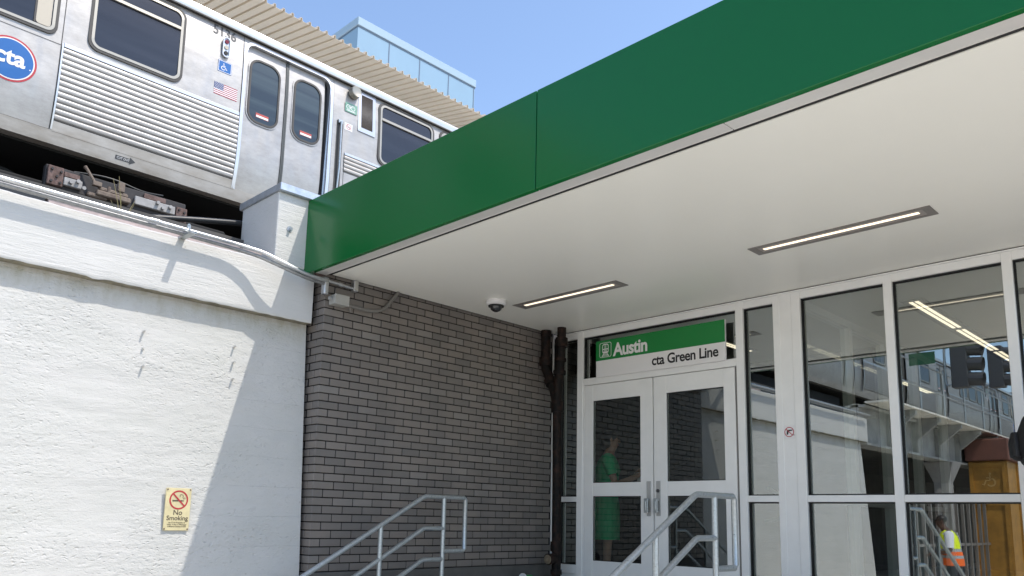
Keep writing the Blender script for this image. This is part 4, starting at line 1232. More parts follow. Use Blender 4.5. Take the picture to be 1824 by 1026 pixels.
mb = MB(); mb.prism([(1.842, 6.645), (1.860, 6.645), (1.860, 7.43), (1.842, 7.43)], PY, 0.010, 0.018); mb.build("sash_bar", M['rubber'], cw, warp=bend)

# doors
def tdoor(xa, xb, right):
    DD = -0.045
    mb = MB(); psheet(mb, xa, xb, 5.575, 7.53, DD); dr = mb.build("door_leaf", M['steel_door'], car, warp=bend, smooth=True)
    ww0, ww1 = (xa + 0.045, xa + 0.478) if not right else (xa + 0.078, xa + 0.498)
    mb = MB(); mb.ring(rrect(ww0, ww1, 6.505, 7.385, 0.15, 7), rrect(ww0 + 0.026, ww1 - 0.026, 6.531, 7.359, 0.126, 7), PY, DD, DD + 0.018); fr = mb.build("window_seal", M['rubber'], dr, warp=bend)
    mb = MB(); mb.ring(rrect(ww0 - 0.018, ww1 + 0.018, 6.487, 7.403, 0.165, 7), rrect(ww0 - 0.001, ww1 + 0.001, 6.504, 7.386, 0.15, 7), PY, DD, DD + 0.010); mb.build("window_trim", M['steel_door'], dr, warp=bend)
    mb = MB(); rsheet(mb, ww0 + 0.024, ww1 - 0.024, 6.529, 7.361, 0.126, DD + 0.006); mb.build("window_glass", M['doorglass'], dr, warp=bend)
    sx0 = ww0 + 0.125
    mb = MB(); mb.prism([(sx0, 6.592), (sx0 + 0.175, 6.592), (sx0 + 0.175, 6.652), (sx0, 6.652)], PY, DD + 0.0065, DD + 0.009, 0)
    mb.prism([(sx0 + 0.006, 6.596), (sx0 + 0.172, 6.596), (sx0 + 0.172, 6.624), (sx0 + 0.006, 6.624)], PY, DD + 0.0095, DD + 0.0105, 1)
    mb.build("warning_decal", [M['pinkred'], M['swhite']], dr)
    return dr
for a, b in DOORS:
    tdoor(a + 0.015, a + 0.572, False)
    tdoor(a + 0.615, a + 1.165, True)
    mb = MB(); psheet(mb, a + 0.572, a + 0.592, 5.575, 7.53, -0.034); psheet(mb, a + 0.595, a + 0.615, 5.575, 7.53, -0.034); mb.build("door_edge", M['doorrubber'], car, warp=bend)
    mb = MB(); psheet(mb, a - 0.01, b + 0.01, 5.575, 7.54, -0.075); mb.build("door_recess", M['black'], car, warp=bend)
    mb = MB()
    o_ = rrect(a - 0.035, b + 0.035, 5.45, 7.572, 0.15, 7); i_ = rrect(a + 0.004, b - 0.004, 5.40, 7.535, 0.115, 7)
    mb.ring(o_, i_, PY, -0.07, 0.012)
    # drop the part below the threshold
    mb.f, mb.m = zip(*[(f_, m_) for f_, m_ in zip(mb.f, mb.m) if min(mb.v[i][2] for i in f_) > 5.56 or max(mb.v[i][2] for i in f_) > 7.0]) if True else (mb.f, mb.m)
    mb.f, mb.m = list(mb.f), list(mb.m)
    mb.build("door_frame", M['steel_bright'], car, warp=bend)
# marks and fittings on the side
mb = MB(); add_text(mb, place(PY, 3.744, 7.458), "5136", 0.178, 0.003, bold=0.022, squeeze=0.86); mb.build("car_number", M['numgrey'], car, warp=bend)
il = MB(); il.ring(rrect(3.866, 3.962, 7.178, 7.445, 0.046, 8), rrect(3.878, 3.950, 7.190, 7.433, 0.036, 8), PY, 0.0, 0.022)
ilo = il.build("indicator_light", M['steel_bright'], car)
mb = MB(); mb.prism(rrect(3.876, 3.952, 7.188, 7.435, 0.036, 8), PY, 0.0, 0.008); mb.build("lamp_plate", M['flash'], ilo)
M['lamp_red'] = mat("dark_red_lens", (0.16, 0.01, 0.02), 0.2)
for zz, mm in ((7.388, 'lamp_red'), (7.312, 'blind'), (7.236, 'black')):
    mb = MB(); mb.prism(circ(3.914, zz, 0.026, 18), PY, 0.0085, 0.018); mb.build("lens", M[mm], ilo)
mb = MB(); mb.prism([(3.834, 6.976), (4.008, 6.976), (4.008, 7.128), (3.834, 7.128)], PY, 0.001, 0.003, 0)
mb.ring([(3.838, 6.980), (4.004, 6.980), (4.004, 7.124), (3.838, 7.124)], [(3.844, 6.986), (3.998, 6.986), (3.998, 7.118), (3.844, 7.118)], PY, 0.0032, 0.0036, 1)
def isa(mb, fn, s, d, mi, wd=0.10):
    c_ = lambda pts: [(x * s, z * s) for x, z in pts]
    poly(mb, c_(circ(-0.12, 0.78, 0.11, 14)), fn, d, mi)
    stroke(mb, c_([(-0.10, 0.62), (-0.07, 0.12), (0.26, 0.12), (0.44, -0.30), (0.60, -0.24)]), wd * s, fn, d, mi)
    stroke(mb, c_([(-0.09, 0.38), (0.22, 0.38)]), wd * 0.8 * s, fn, d, mi)
    stroke(mb, c_([(-0.16 + 0.36 * math.cos(math.radians(t)), -0.06 + 0.36 * math.sin(math.radians(t))) for t in range(100, 330, 16)]), wd * s, fn, d, mi)
isa(mb, place(PY, 3.912, 7.036), 0.066, 0.0034, 1, 0.14)
mb.build("wheelchair_decal", [M['blue'], M['swhite']], car)
mb = MB()
fw, fh = 0.300, 0.158
fx, fz = 3.806, 6.664
for i in range(13):
    mb.prism([(fx, fz + fh * i / 13), (fx + fw, fz + fh * i / 13), (fx + fw, fz + fh * (i + 1) / 13), (fx, fz + fh * (i + 1) / 13)], PY, 0.001, 0.002, 0 if i % 2 == 0 else 1)
mb.prism([(fx, fz + fh * 6 / 13), (fx + fw * 0.4, fz + fh * 6 / 13), (fx + fw * 0.4, fz + fh), (fx, fz + fh)], PY, 0.0024, 0.003, 2)
for r_ in range(5):
    for c_ in range(6 if r_ % 2 == 0 else 5):
        poly(mb, circ(fx + 0.010 + 0.02 * c_ + (0.01 if r_ % 2 else 0), fz + fh * 6 / 13 + 0.010 + r_ * 0.0168, 0.0042, 5, 90, 450), PY, 0.0034, 1)
mb.build("flag_decal", [M['flagred'], M['swhite'], M['navy']], car)
mb = MB()
lx, lz = 1.690, 6.150
for r_, d_, mi in ((0.240, 0.003, 0), (0.220, 0.0040, 1), (0.208, 0.0050, 2)):
    mb.prism(circ(lx, lz, r_, 48), PY, 0.001, d_, mi)
add_text(mb, place(PY, lx - 0.008, lz - 0.058), "cta", 0.240, 0.0060, 1, align='CENTER', bold=0.030, squeeze=0.98, space=1.0)
poly(mb, circ(lx + 0.182, lz - 0.055, 0.007, 8), PY, 0.0060, 1)
mb.build("logo_disc", [M['sred'], M['swhite'], M['blue']], car, warp=bend)
def onsill(a, b, d): return (a, YT - 0.012 - d, b)
mb = MB(); mb.prism([(2.806, 5.478), (2.960, 5.478), (2.960, 5.462), (3.022, 5.500), (2.960, 5.538), (2.960, 5.522), (2.806, 5.522)], onsill, 0.001, 0.003, 0)
add_text(mb, place(onsill, 2.820, 5.489), "CUT OUT", 0.034, 0.0036, 1, bold=0.01, squeeze=0.92); mb.build("cut_out_arrow", [M['numgrey'], M['swhite']], car, warp=bend)
# round speaker, bike decal, louvre, grab handle
mb = MB(); mb.loft([[(5.800 + r_ * math.cos(2 * math.pi * k / 24), YT - d_, 7.492 + r_ * math.sin(2 * math.pi * k / 24)) for k in range(24)] for r_, d_ in ((0.088, 0.0), (0.084, 0.03), (0.078, 0.075), (0.070, 0.082), (0.060, 0.078))])
mb.build("round_lamp", M['winframe'], car, smooth=True)
mb = MB(); mb.prism([(5.672, 7.180), (5.868, 7.180), (5.868, 7.318), (5.672, 7.318)], PY, 0.001, 0.003, 0)
for cx_ in (5.725, 5.800):
    mb.ring(circ(cx_, 7.255, 0.036, 18), circ(cx_, 7.255, 0.028, 18), PY, 0.0032, 0.0036, 1)
stroke(mb, [(5.725, 7.255), (5.752, 7.288), (5.786, 7.284), (5.763, 7.255), (5.725, 7.255)], 0.006, PY, 0.0034, 1); stroke(mb, [(5.78, 7.30), (5.800, 7.255)], 0.006, PY, 0.0034, 1)
stroke(mb, [(5.70, 7.205), (5.84, 7.205)], 0.012, PY, 0.0034, 1)
mb.build("bicycle_decal", [M['bikegreen'], M['swhite']], car)
mb = MB(); mb.ring(rrect(5.895, 6.190, 6.965, 7.600, 0.006, 1), rrect(5.945, 6.140, 7.030, 7.540, 0.004, 1), PY, 0.0, 0.012); vo = mb.build("vent_frame", M['steel_bright'], car, warp=bend)
mb = MB()
for i in range(24):
    xx = 5.947 + i * 0.0081
    mb.box(xx, xx + 0.0035, YT - 0.008, YT - 0.002, 7.032, 7.538)
mb.build("louvre", M['louvre_bar'], vo, warp=bend)
mb = MB(); mb.prism([(5.945, 7.03), (6.14, 7.03), (6.14, 7.54), (5.945, 7.54)], PY, 0.0, 0.0015); mb.build("vent_back", M['louvre'], vo, warp=bend)
mb = MB(); psheet(mb, 5.555, 5.655, 5.60, 7.000, 0.004); hp = mb.build("handle_pocket", M['rubber'], car, warp=bend)
mb = MB(); mb.tube([(5.600, YT + 0.0, 6.985), (5.600, YT - 0.045, 6.965), (5.605, YT - 0.045, 6.3), (5.605, YT - 0.02, 5.75), (5.605, YT + 0.06, 5.70)], 0.014, 10); mb.box(5.570, 5.635, YT - 0.03, YT, 6.955, 7.005); mb.build("grab_handle", M['galv'], hp, warp=bend, smooth=True)
mb = MB(); mb.prism([(5.676, 6.905), (5.808, 6.905), (5.808, 7.010), (5.676, 7.010)], PY, 0.001, 0.003, 0)
mb.ring(circ(5.745, 6.960, 0.040, 20), circ(5.745, 6.960, 0.033, 20), PY, 0.0032, 0.0036, 1)
stroke(mb, [(5.715, 6.985), (5.775, 6.932)], 0.007, PY, 0.0040, 1); stroke(mb, [(5.722, 6.955), (5.770, 6.955)], 0.008, PY, 0.0034, 2)
mb.build("no_smoking_decal", [M['swhite'], M['sred'], M['sblack']], car)
# underfloor
mb = MB(); mb.box(X0c + 0.05, X1c - 0.05, YT + 0.22, YT + 2.7, 5.40, 5.44); mb.build("underframe", M['under_train'], car)
mb = MB(); mb.box(5.2, 10.4, YT + 0.35, YT + 2.5, 4.75, 5.30); mb.build("equipment_box", M['under_train'], car, bevel=0.03)
def truck(xc):
    mb = MB()
    mb.box(xc - 1.35, xc + 1.35, YT + 0.15, YT + 0.28, 4.86, 5.02); mb.box(xc - 0.35, xc + 0.35, YT + 0.15, YT + 2.6, 4.85, 5.2)
    mb.box(xc - 1.35, xc + 1.35, YT + 2.5, YT + 2.62, 4.86, 5.02)
    tk = mb.build("truck", M['under_train'], car, bevel=0.02)
    for dx in (-0.99, 0.99):
        mb = MB()
        for yy in (YT + 0.62, YT + 2.05):
            mb.cyl((xc + dx, yy, 4.87), (xc + dx, yy + 0.13, 4.87), 0.355, 32)
        mb.cyl((xc + dx, YT + 0.3, 4.87), (xc + dx, YT + 2.5, 4.87), 0.08, 12)
        mb.build("wheelset", M['under_train'], tk, smooth=True)
truck(2.83)
truck(12.9)
# contact shoe beam on the truck
YS = 8.86
cb = MB(); cb.box(2.10, 3.56, YS + 0.03, YS + 0.12, 4.885, 5.115, 0)
bo = cb.build("contact_shoe_beam", M['truckgrey'], car, bevel=0.008)
def plate(nm, m_, b_, *q):
    for a in q:
        mb = MB(); mb.box(*a); mb.build(nm, m_, bo, bevel=b_)
plate("end_plate", M['rust'], 0.006, (2.115, 2.262, YS - 0.012, YS + 0.029, 4.895, 5.100), (3.440, 3.565, YS - 0.012, YS + 0.029, 4.868, 5.045))
plate("insulator_pad", M['pad'], 0.006, (2.268, 2.445, YS - 0.020, YS + 0.029, 4.925, 5.012), (2.982, 3.425, YS - 0.020, YS + 0.029, 4.935, 5.030))
mb = MB()
for xx, zz in ((2.330, 4.965), (2.395, 4.99), (2.455, 4.935), (3.22, 5.01), (3.28, 4.965), (3.36, 5.0)):
    mb.cyl((xx, YS - 0.019, zz), (xx, YS - 0.06, zz), 0.020, 12)
mb.build("bolt_head", M['pad'], bo, smooth=True)
mb = MB(); mb.box(2.50, 2.70, YS - 0.03, YS + 0.028, 4.880, 4.930); mb.box(2.58, 2.93, YS - 0.06, YS + 0.028, 4.905, 4.965); mb.box(2.60, 2.90, YS - 0.045, YS + 0.0, 4.965, 5.01); mb.build("shoe_casting", M['steel_post'], bo, bevel=0.012)
mb = MB(); mb.tube([(2.448, YS - 0.02, 5.185), (2.47, YS - 0.03, 5.155), (2.555, YS - 0.045, 5.03)], [0.022, 0.017, 0.016], 10); mb.box(2.53, 2.62, YS - 0.07, YS - 0.02, 4.995, 5.045); mb.build("lever", M['steel_post'], bo, bevel=0.006)
mb = MB(); mb.box(2.785, 2.855, YS - 0.06, YS - 0.01, 5.01, 5.115); mb.build("stop_block", M['steel_post'], bo, bevel=0.006)
mb = MB(); mb.cyl((2.70, YS - 0.04, 5.03), (2.70, YS - 0.04, 4.94), 0.018, 10); mb.build("pin", M['steel_post'], bo)
plate("cover_plate", M['rust'], 0.004, (2.27, 2.42, YS - 0.002, YS + 0.029, 5.025, 5.075), (3.08, 3.32, YS - 0.002, YS + 0.029, 5.04, 5.095))
mb = MB(); mb.tube(bez([(2.4, 9.02, 5.16), (2.75, 8.97, 5.20), (3.1, 8.97, 5.14), (3.35, 9.05, 5.20)], 8), 0.011, 10); mb.build("air_hose", M['blackcable'], car, smooth=True)
for xx, zz in ((2.15, 5.06), (2.20, 4.99), (2.235, 5.05), (2.15, 4.93), (2.235, 4.93), (3.47, 5.01), (3.53, 4.99), (3.48, 4.92), (3.535, 4.90), (2.72, 4.93), (2.80, 4.94), (2.88, 4.94)):
    mb = MB(); mb.cyl((xx, YS - 0.011, zz), (xx, YS - 0.030, zz), 0.013, 8); mb.build("bolt_head", M['truckgrey'], bo)
# more cars of the same train, behind the viewer
copy_tree(car, (-14.9, 0, 0), "second stainless steel train car, seen only mirrored in the storefront glass")
copy_tree(car, (-29.8, 0, 0), "third stainless steel train car, farthest along in the glass reflection")

# rails
for yy, lb in ((YT + 0.70, "worn steel running rail on the near side under the train"), (YT + 2.13, "worn steel running rail on the far side under the train")):
    mb = MB(); mb.box(-45, 40, yy - 0.07, yy + 0.07, 4.02, 4.04); mb.box(-45, 40, yy - 0.012, yy + 0.012, 4.04, 4.46); mb.box(-45, 40, yy - 0.035, yy + 0.035, 4.46, 4.512)
    tag(mb.build("running_rail", M['rust']), lb, "rail", "rails under the train")

# ------------------------------------------------------------------ platform canopy (ribbed deck) behind the train
pc = thing("platform_canopy", "beige ribbed metal roof deck of the station platform rising behind the train roof", "canopy", (6, 13, 10.3))
mb = MB()
pitch = 0.176
sl = math.tan(math.radians(12.3))
y0c, y1c = 12.0, 17.0
n = int(40 / pitch)
pts = []
for i in range(n):
    x = -20 + i * pitch
    pts += [(x, 0.0), (x + pitch * 0.70, 0.0), (x + pitch * 0.75, 0.060), (x + pitch * 0.95, 0.060)]
def cz(x, y): return 10.385 - 0.012 * (x - 6) + (y - y0c) * sl
b0 = len(mb.v)
for y in (y0c, y1c):
    for x, h in pts:
        mb.v.append((x, y, cz(x, y) + h))
N = len(pts)
for i in range(N - 1):
    mb.f.append((b0 + i, b0 + i + 1, b0 + N + i + 1, b0 + N + i)); mb.m.append(0)
deck = mb.build("ribbed_deck", M['roofdeck'], pc)
md = deck.modifiers.new("thickness", 'SOLIDIFY'); md.thickness = 0.004
for x in (-12, -4, 4, 12):
    mb = MB(); mb.box(x - 0.1, x + 0.1, 14.6, 14.8, 5.5, cz(x, 14.7) - 0.25)
    mb.build("column", M['roofdeck'], pc)

# pale blue panelled tower
tw = thing("panelled_tower", "pale blue metal panelled tower top with parapet cap rising behind the platform roof", "building", (12.4, 18, 0))
mb = MB(); mb.box(10.335, 14.40, 16.02, 20.5, 0, 13.98); mb.build("wall", M['skyblue'], tw)
mb = MB(); mb.box(10.305, 14.43, 15.985, 20.55, 13.985, 14.215); mb.build("parapet_cap", M['capblue'], tw, bevel=0.01)
mb = MB()
for x in (11.325, 12.355, 13.395, 14.36):
    mb.box(x - 0.014, x + 0.014, 16.012, 16.03, 5, 13.98)
mb.box(10.33, 14.41, 16.008, 16.03, 13.945, 13.983); mb.box(10.322, 10.34, 16.0, 20.5, 13.945, 13.983)
for y in (17.2, 18.3, 19.4):
    mb.box(10.322, 10.34, y - 0.012, y + 0.012, 5, 13.94)
mb.build("panel_joint", M['joint'], tw)

# ------------------------------------------------------------------ what stands behind the viewer (mirrored in the glass)
vg = thing("viaduct", "grey steel viaduct span with brackets and columns, mirrored in the wide windows", "viaduct", (-12, 6.4, 0))
mb = MB(); mb.box(-44, -2.7, 6.15, 6.30, 3.25, 4.02); mb.box(-44, -2.7, 6.02, 6.42, 3.95, 4.00); mb.box(-44, -2.7, 6.02, 6.42, 3.20, 3.249); mb.build("girder", M['viaduct'], vg)
mb = MB()
for i in range(26):
    x = -4.2 - i * 1.55
    mb.box(x - 0.03, x + 0.03, 6.03, 6.149, 3.26, 3.94)
    mb.hexa([(x - 0.05, 5.55, 3.93), (x + 0.05, 5.55, 3.93), (x + 0.05, 6.02, 3.55), (x - 0.05, 6.02, 3.55), (x - 0.05, 5.55, 4.02), (x + 0.05, 5.55, 4.02), (x + 0.05, 6.02, 4.02), (x - 0.05, 6.02, 4.02)])
mb.build("brackets", M['viaduct'], vg)
mb = MB(); mb.box(-44, -2.7, 5.5, 6.02, 4.022, 4.06); mb.build("walkway", M['concrete'], vg)
mb = MB()
for i in range(27):
    x = -3.0 - i * 1.55
    mb.cyl((x, 5.55, 4.06), (x, 5.55, 5.05), 0.02, 8)
for z in (4.55, 5.05):
    mb.cyl((-2.8, 5.55, z), (-44, 5.55, z), 0.02, 8)
mb.build("guard_rail", M['galv'], vg)
for x in (-8.0, -15.0, -22.0, -29.0):
    mb = MB(); mb.loft([[(x + sx * r_, 6.23 + sy * r_, z) for sx, sy in ((-1, -1), (1, -1), (1, 1), (-1, 1))] for r_, z in ((0.22, 0), (0.22, 0.4), (0.17, 0.45), (0.17, 2.7), (0.34, 3.19))]); mb.build("column", M['pad'], vg, bevel=0.01)
mb = MB(); mb.box(-44, -2.5, 11.5, 11.8, 0.0, 4.0); mb.build("rear_wall", M['dark_concrete'], vg)
ok = thing("lift_enclosure", "ochre steel lift enclosure with wheelchair symbol and brown top, mirrored in the window", "lift enclosure", (-12, 5.4, 0))
KX0, KX1, KY0, KY1 = -12.4, -9.35, 5.18, 6.0
mb = MB(); mb.box(KX0, KX1, KY0, KY1, 0, 3.30); mb.build("wall", M['orange'], ok, bevel=0.02)
mb = MB()
for x in (KX0, -11.4, -10.4, KX1 - 0.04):
    mb.box(x, x + 0.06, KY0 - 0.04, KY0 - 0.001, 0, 3.28)
for y in (KY0 + 0.002, KY1 - 0.082):
    mb.box(KX1 + 0.001, KX1 + 0.04, y, y + 0.08, 0, 3.28)
for z in (2.24, 3.2):
    mb.box(KX1 + 0.001, KX1 + 0.035, KY0 + 0.083, KY1 - 0.083, z - 0.05, z + 0.05)
mb.build("trim", M['orange'], ok)
mb = MB(); mb.box(KX0 - 0.1, KX1 + 0.14, KY0 - 0.12, KY1 + 0.05, 3.302, 3.85); mb.build("roof", M['brownred'], ok, bevel=0.03)
mb = MB(); isa(mb, place(lambda a, b, d: (KX1 + 0.003 + d, a, b), 5.57, 2.78), 0.26, 0.003, 0, 0.12); mb.build("wheelchair_symbol", M['symbol'], ok)
hb = thing("hoarding", "brown stained board hoarding beyond the ochre lift enclosure", "hoarding", (-16, 5.0, 0))
mb = MB()
for i in range(18):
    x = -12.6 - i * 0.5
    mb.box(x - 0.49, x, 4.4 + 0.01 * (i % 3), 4.46 + 0.01 * (i % 3), 0, 3.0)
mb.build("boards", M['hoard'], hb)
mb = MB(); mb.box(-21.6, -12.6, 4.47, 4.6, 2.7, 2.82); mb.box(-21.6, -12.6, 4.47, 4.6, 0.4, 0.52); mb.build("battens", M['brownred'], hb)
# black metal gate / fence panel behind, steep stair rail
fe = thing("metal_fence", "dark metal bar fence standing before the viaduct, mirrored in the low panes", "fence", (-6, 5.6, 0))
mb = MB()
for i in range(15):
    x = -3.2 - i * 0.45
    mb.box(x - 0.03, x + 0.03, 5.62, 5.68, 0, 2.3)
for z in (0.25, 1.25, 2.25):
    mb.box(-9.6, -3.1, 5.635, 5.665, z - 0.03, z + 0.03)
mb.build("bars", M['lampframe'], fe)
gr = thing("guard_rail", "pale galvanised guard rail at the pavement edge, mirrored in the low panes", "guard rail", (-9, 3.4, 0))
mb = MB()
for z in (0.75, 1.20):
    mb.cyl((-22, 3.2, z), (-6, 3.9, z), 0.025, 8)
mb.build("rails", M['galv'], gr)
for i in range(9):
    t = i / 8
    mb = MB(); mb.cyl((-22 + 16 * t, 3.2 + 0.7 * t, 0), (-22 + 16 * t, 3.2 + 0.7 * t, 1.22), 0.025, 8); mb.build("post", M['galv'], gr)
# signal mast with two heads and a green sign
sm_ = thing("signal_mast", "steel mast with two dark signal heads and a green board, behind the viewer", "signal", (-9.6, 5.3, 0))
mb = MB(); mb.tube([(-11.75, 5.2, 0), (-11.75, 5.2, 6.75)], [0.10, 0.07], 12); mb.tube([(-11.75, 5.2, 6.65), (-9.4, 5.2, 6.78), (-3.3, 5.2, 6.70)], [0.06, 0.05, 0.035], 10); mb.build("pole", M['galv'], sm_, smooth=True)
for (x, y, z) in ((-6.24, 5.2, 5.24), (-9.36, 5.2, 5.66)):
    mb = MB(); mb.box(x - 0.14, x + 0.14, y - 0.17, y + 0.17, z - 0.53, z + 0.53)
    for k_ in (-0.34, 0, 0.34):
        mb.tube([(x, y - 0.17, z + k_), (x, y - 0.46, z + k_ - 0.03)], 0.15, 14, cap=False)
    mb.build("signal_head", M['darkbolt'], sm_, bevel=0.02)
    mb = MB(); mb.tube(bez([(x, y + 0.17, z - 0.45), (x, y + 0.32, z - 0.45), (x, y + 0.32, z + 0.5), (x, y + 0.02, z + 0.8), (x, y, 6.72)], 4), 0.028, 8); mb.build("hanger", M['galv'], sm_, smooth=True)
mb = MB(); mb.box(-3.52, -3.49, 4.92, 5.40, 4.82, 5.06); mb.cyl((-3.505, 5.2, 5.12), (-3.505, 5.2, 6.70), 0.015, 8); mb.build("green_board", M['boardgreen'], sm_)

# ------------------------------------------------------------------ people
def person(base, heading, label, sk, pose, height=1.70, female=False):
    root = thing("person", label, "person", base)
    s = height / 1.72
    ch, sh = math.cos(heading), math.sin(heading)
    def W(p):   # local x forward, y left, z up
        return Vector((base[0] + s * (p[0] * ch - p[1] * sh), base[1] + s * (p[0] * sh + p[1] * ch), base[2] + s * p[2]))
    J, E, Rd = [], [], []
    def add(p, r, par=None):
        J.append(W(p)); Rd.append(r * s); i = len(J) - 1
        if par is not None: E.append((par, i))
        return i
    lean = pose.get('lean', 0.0); hd = pose.get('head', (0.02, 0.0))
    pel = add((0, 0, .95), .115)
    sp1 = add((lean * .3, 0, 1.08), .105, pel); ches = add((lean * .7, 0, 1.28), .125, sp1); nb = add((lean, 0, 1.43), .062, ches)
    nk = add((lean + .015 + hd[0] * .4, 0, 1.50), .052, nb)
    hx = lean + .02 + hd[0]
    jaw = add((hx + .022, hd[1] * .5, 1.555), .062, nk); sk1 = add((hx + .008, hd[1], 1.625), .086, jaw); sk2 = add((hx - .006, hd[1], 1.685), .062, sk1)
    sw = .165 if female else .185
    arms = {}
    for side in (1, -1):
        sho = add((lean, side * sw, 1.395), .052 if female else .06, ches if False else nb)
        el_, wr_, hn_ = pose['armL' if side > 0 else 'armR']
        el = add(el_, .040, sho); wr = add(wr_, .027, el)
        wv, hv = Vector(wr_), Vector(hn_)
        d = (hv - wv).normalized(); palm = add(wv + d * .065, .033, wr)
        sd = Vector((0, 0, 1)).cross(d)
        if sd.length < .1: sd = Vector((1, 0, 0))
        sd.normalize(); upv = d.cross(sd).normalized()
        pc_ = wv + d * .085
        for q, ln in ((-.026, .058), (-.009, .070), (.009, .066), (.026, .052)):
            a1 = add(pc_ + sd * q, .0095, palm); a2 = add(pc_ + sd * q * 1.1 + d * ln * .55 - upv * .010, .0088, a1); add(pc_ + sd * q * 1.1 + d * ln - upv * .030, .0078, a2)
        t1 = add(wv + d * .045 + sd * -.036 * side, .0115, palm); add(wv + d * .085 + sd * -.056 * side - upv * .012, .0095, t1)
        arms[side] = (W((lean, side * sw, 1.395)), W(el_), W(wr_))
    legs = {}
    for side in (1, -1):
        st_ = pose.get('step', 0.0) * side
        hp = add((0, side * .085, .88), .088, pel); kn = add((st_ * .5 + .02, side * .095, .49), .056, hp); an = add((st_, side * .10, .085), .036, kn)
        he = add((st_ + .03, side * .10, .045), .038, an); add((st_ + .155, side * .112, .03), .030, he)
        legs[side] = (W((0, side * .085, .88)), W((st_ * .5 + .02, side * .095, .49)), W((st_, side * .10, .085)), W((st_ + .155, side * .112, .03)))
    me = bpy.data.meshes.new("body"); me.from_pydata([tuple(j - Vector(base)) for j in J], E, [])
    o = bpy.data.objects.new("body", me); COL.objects.link(o)
    m_ = o.modifiers.new("skin", 'SKIN')
    for i, v in enumerate(me.skin_vertices[0].data):
        v.radius = (Rd[i], Rd[i]); v.use_root = (i == 0)
    if hasattr(m_, "use_smooth_shade"): m_.use_smooth_shade = True
    ss_ = o.modifiers.new("sub", 'SUBSURF'); ss_.levels = 2; ss_.render_levels = 2
    bpy.context.view_layer.update()
    me2 = bpy.data.meshes.new_from_object(o.evaluated_get(bpy.context.evaluated_depsgraph_get()))
    o.modifiers.clear(); o.data = me2; me2.materials.clear(); me2.materials.append(sk)
    for p in me2.polygons: p.use_smooth = True
    o.parent = root
    # face: nose, ears joined into one small part each
    H = lambda p: W((hx + p[0], hd[1] + p[1], p[2]))
    mb = MB(); mb.tube([H((.080, 0, 1.640)), H((.098, 0, 1.606)), H((.085, 0, 1.594))], [.006 * s, .011 * s, .008 * s], 8)
    mb.build("nose", sk, root, smooth=True)
    for side in (1, -1):
        mb = MB(); mb.ellipsoid(H((.0, side * .086, 1.615)), (.016 * s, .016 * s, .03 * s), 8, 6); mb.build("ear", sk, root, smooth=True)
        mb = MB(); mb.ellipsoid(H((.082, side * .032, 1.640)), (.011 * s, .011 * s, .008 * s), 8, 6); mb.build("eye", M['eye'], root, smooth=True)
    mb = MB(); mb.tube([H((.074, -.022, 1.566)), H((.083, 0, 1.566)), H((.074, .022, 1.566))], .005 * s, 6); mb.build("mouth", M['sred'], root, smooth=True)
    return root, W, arms, legs, s, lean, H
def ring_at(W, cx, cy, z, rx, ry, n=20, dz=0.0):
    return [W((cx + rx * math.cos(2 * math.pi * k / n), cy + ry * math.sin(2 * math.pi * k / n), z + dz * math.cos(2 * math.pi * k / n))) for k in range(n)]
def sleeve(mb, a, r0, r1, upto=1.0, mi=0):
    sh_, el, wr = a
    ax = (el - sh_).normalized()
    P_ = [sh_ - ax * 0.065, sh_ - ax * 0.045, sh_ - ax * 0.01, sh_ + (el - sh_) * 0.35, sh_ + (el - sh_) * upto]
    mb.tube(P_, [0.018, r0 * 0.70, r0 * 0.97, (r0 + r1) / 2, r1], 16, mi)
def trousers(root, legs, W, s, m_):
    mb = MB()
    for side in (1, -1):
        h, k, a, t = legs[side]
        mb.tube([h + (h - k) * 0.15, h, k, a + Vector((0, 0, .02))], [.10 * s, .105 * s, .075 * s, .062 * s], 16)
    mb.loft([ring_at(W, 0, 0, z, rx, ry) for z, rx, ry in ((.77, .04, .06), (.80, .10, .14), (.86, .13, .18), (.92, .135, .185), (1.02, .125, .165))])
    mb.build("trousers", m_, root, smooth=True)
def shoes(root, legs, s, m_, base):
    for side in (1, -1):
        h, k, a, t = legs[side]
        d = (t - a); d.z = 0; d.normalize()
        mb = MB(); z0 = base[2]
        mb.tube([Vector((a.x, a.y, z0 + .045)) - d * .070, Vector((a.x, a.y, z0 + .045)) - d * .055, Vector((a.x, a.y, z0 + .05)) + d * .02, Vector((a.x, a.y, z0 + .042)) + d * .11, Vector((a.x, a.y, z0 + .034)) + d * .170, Vector((a.x, a.y, z0 + .03)) + d * .195], [.018, .038, .046, .042, .030, .010], 14)
        mb.build("shoe", m_, root, smooth=True)
# woman in green dress behind the left door
wb = (7.16, 5.56, FLOOR)
hdg = math.atan2(-.78, .62)
root, W, arms, legs, s, lean, H = person(wb, hdg, "person in a green dress standing behind the left door glass", M['skin'],
    dict(armL=((.10, .20, 1.11), (.33, .10, 1.22), (.39, .06, 1.30)), armR=((.10, -.20, 1.11), (.34, -.08, 1.20), (.41, -.05, 1.27)), head=(.02, 0), lean=0.02), 1.69, True)
mb = MB()
mb.loft([ring_at(W, cx, 0, z, rx, ry) for cx, z, rx, ry in ((0, .50, .155, .20), (0, .70, .16, .205), (0, .88, .155, .195), (.0, 1.02, .130, .165), (.01, 1.14, .125, .155), (.02, 1.28, .145, .170), (.02, 1.37, .118, .185), (.02, 1.415, .092, .165), (.022, 1.455, .066, .085))])
for sd in (1, -1): sleeve(mb, arms[sd], .078, .062, 0.62)
mb.build("dress", M['dress'], root, smooth=True)
mb = MB(); mb.ellipsoid(H((-.022, 0, 1.655)), (.098, .094, .085), 18, 10); mb.ellipsoid(H((-.055, 0, 1.60)), (.062, .080, .095), 14, 9); mb.build("hair", M['hair'], root, smooth=True)
shoes(root, legs, s, M['shoe'], wb)
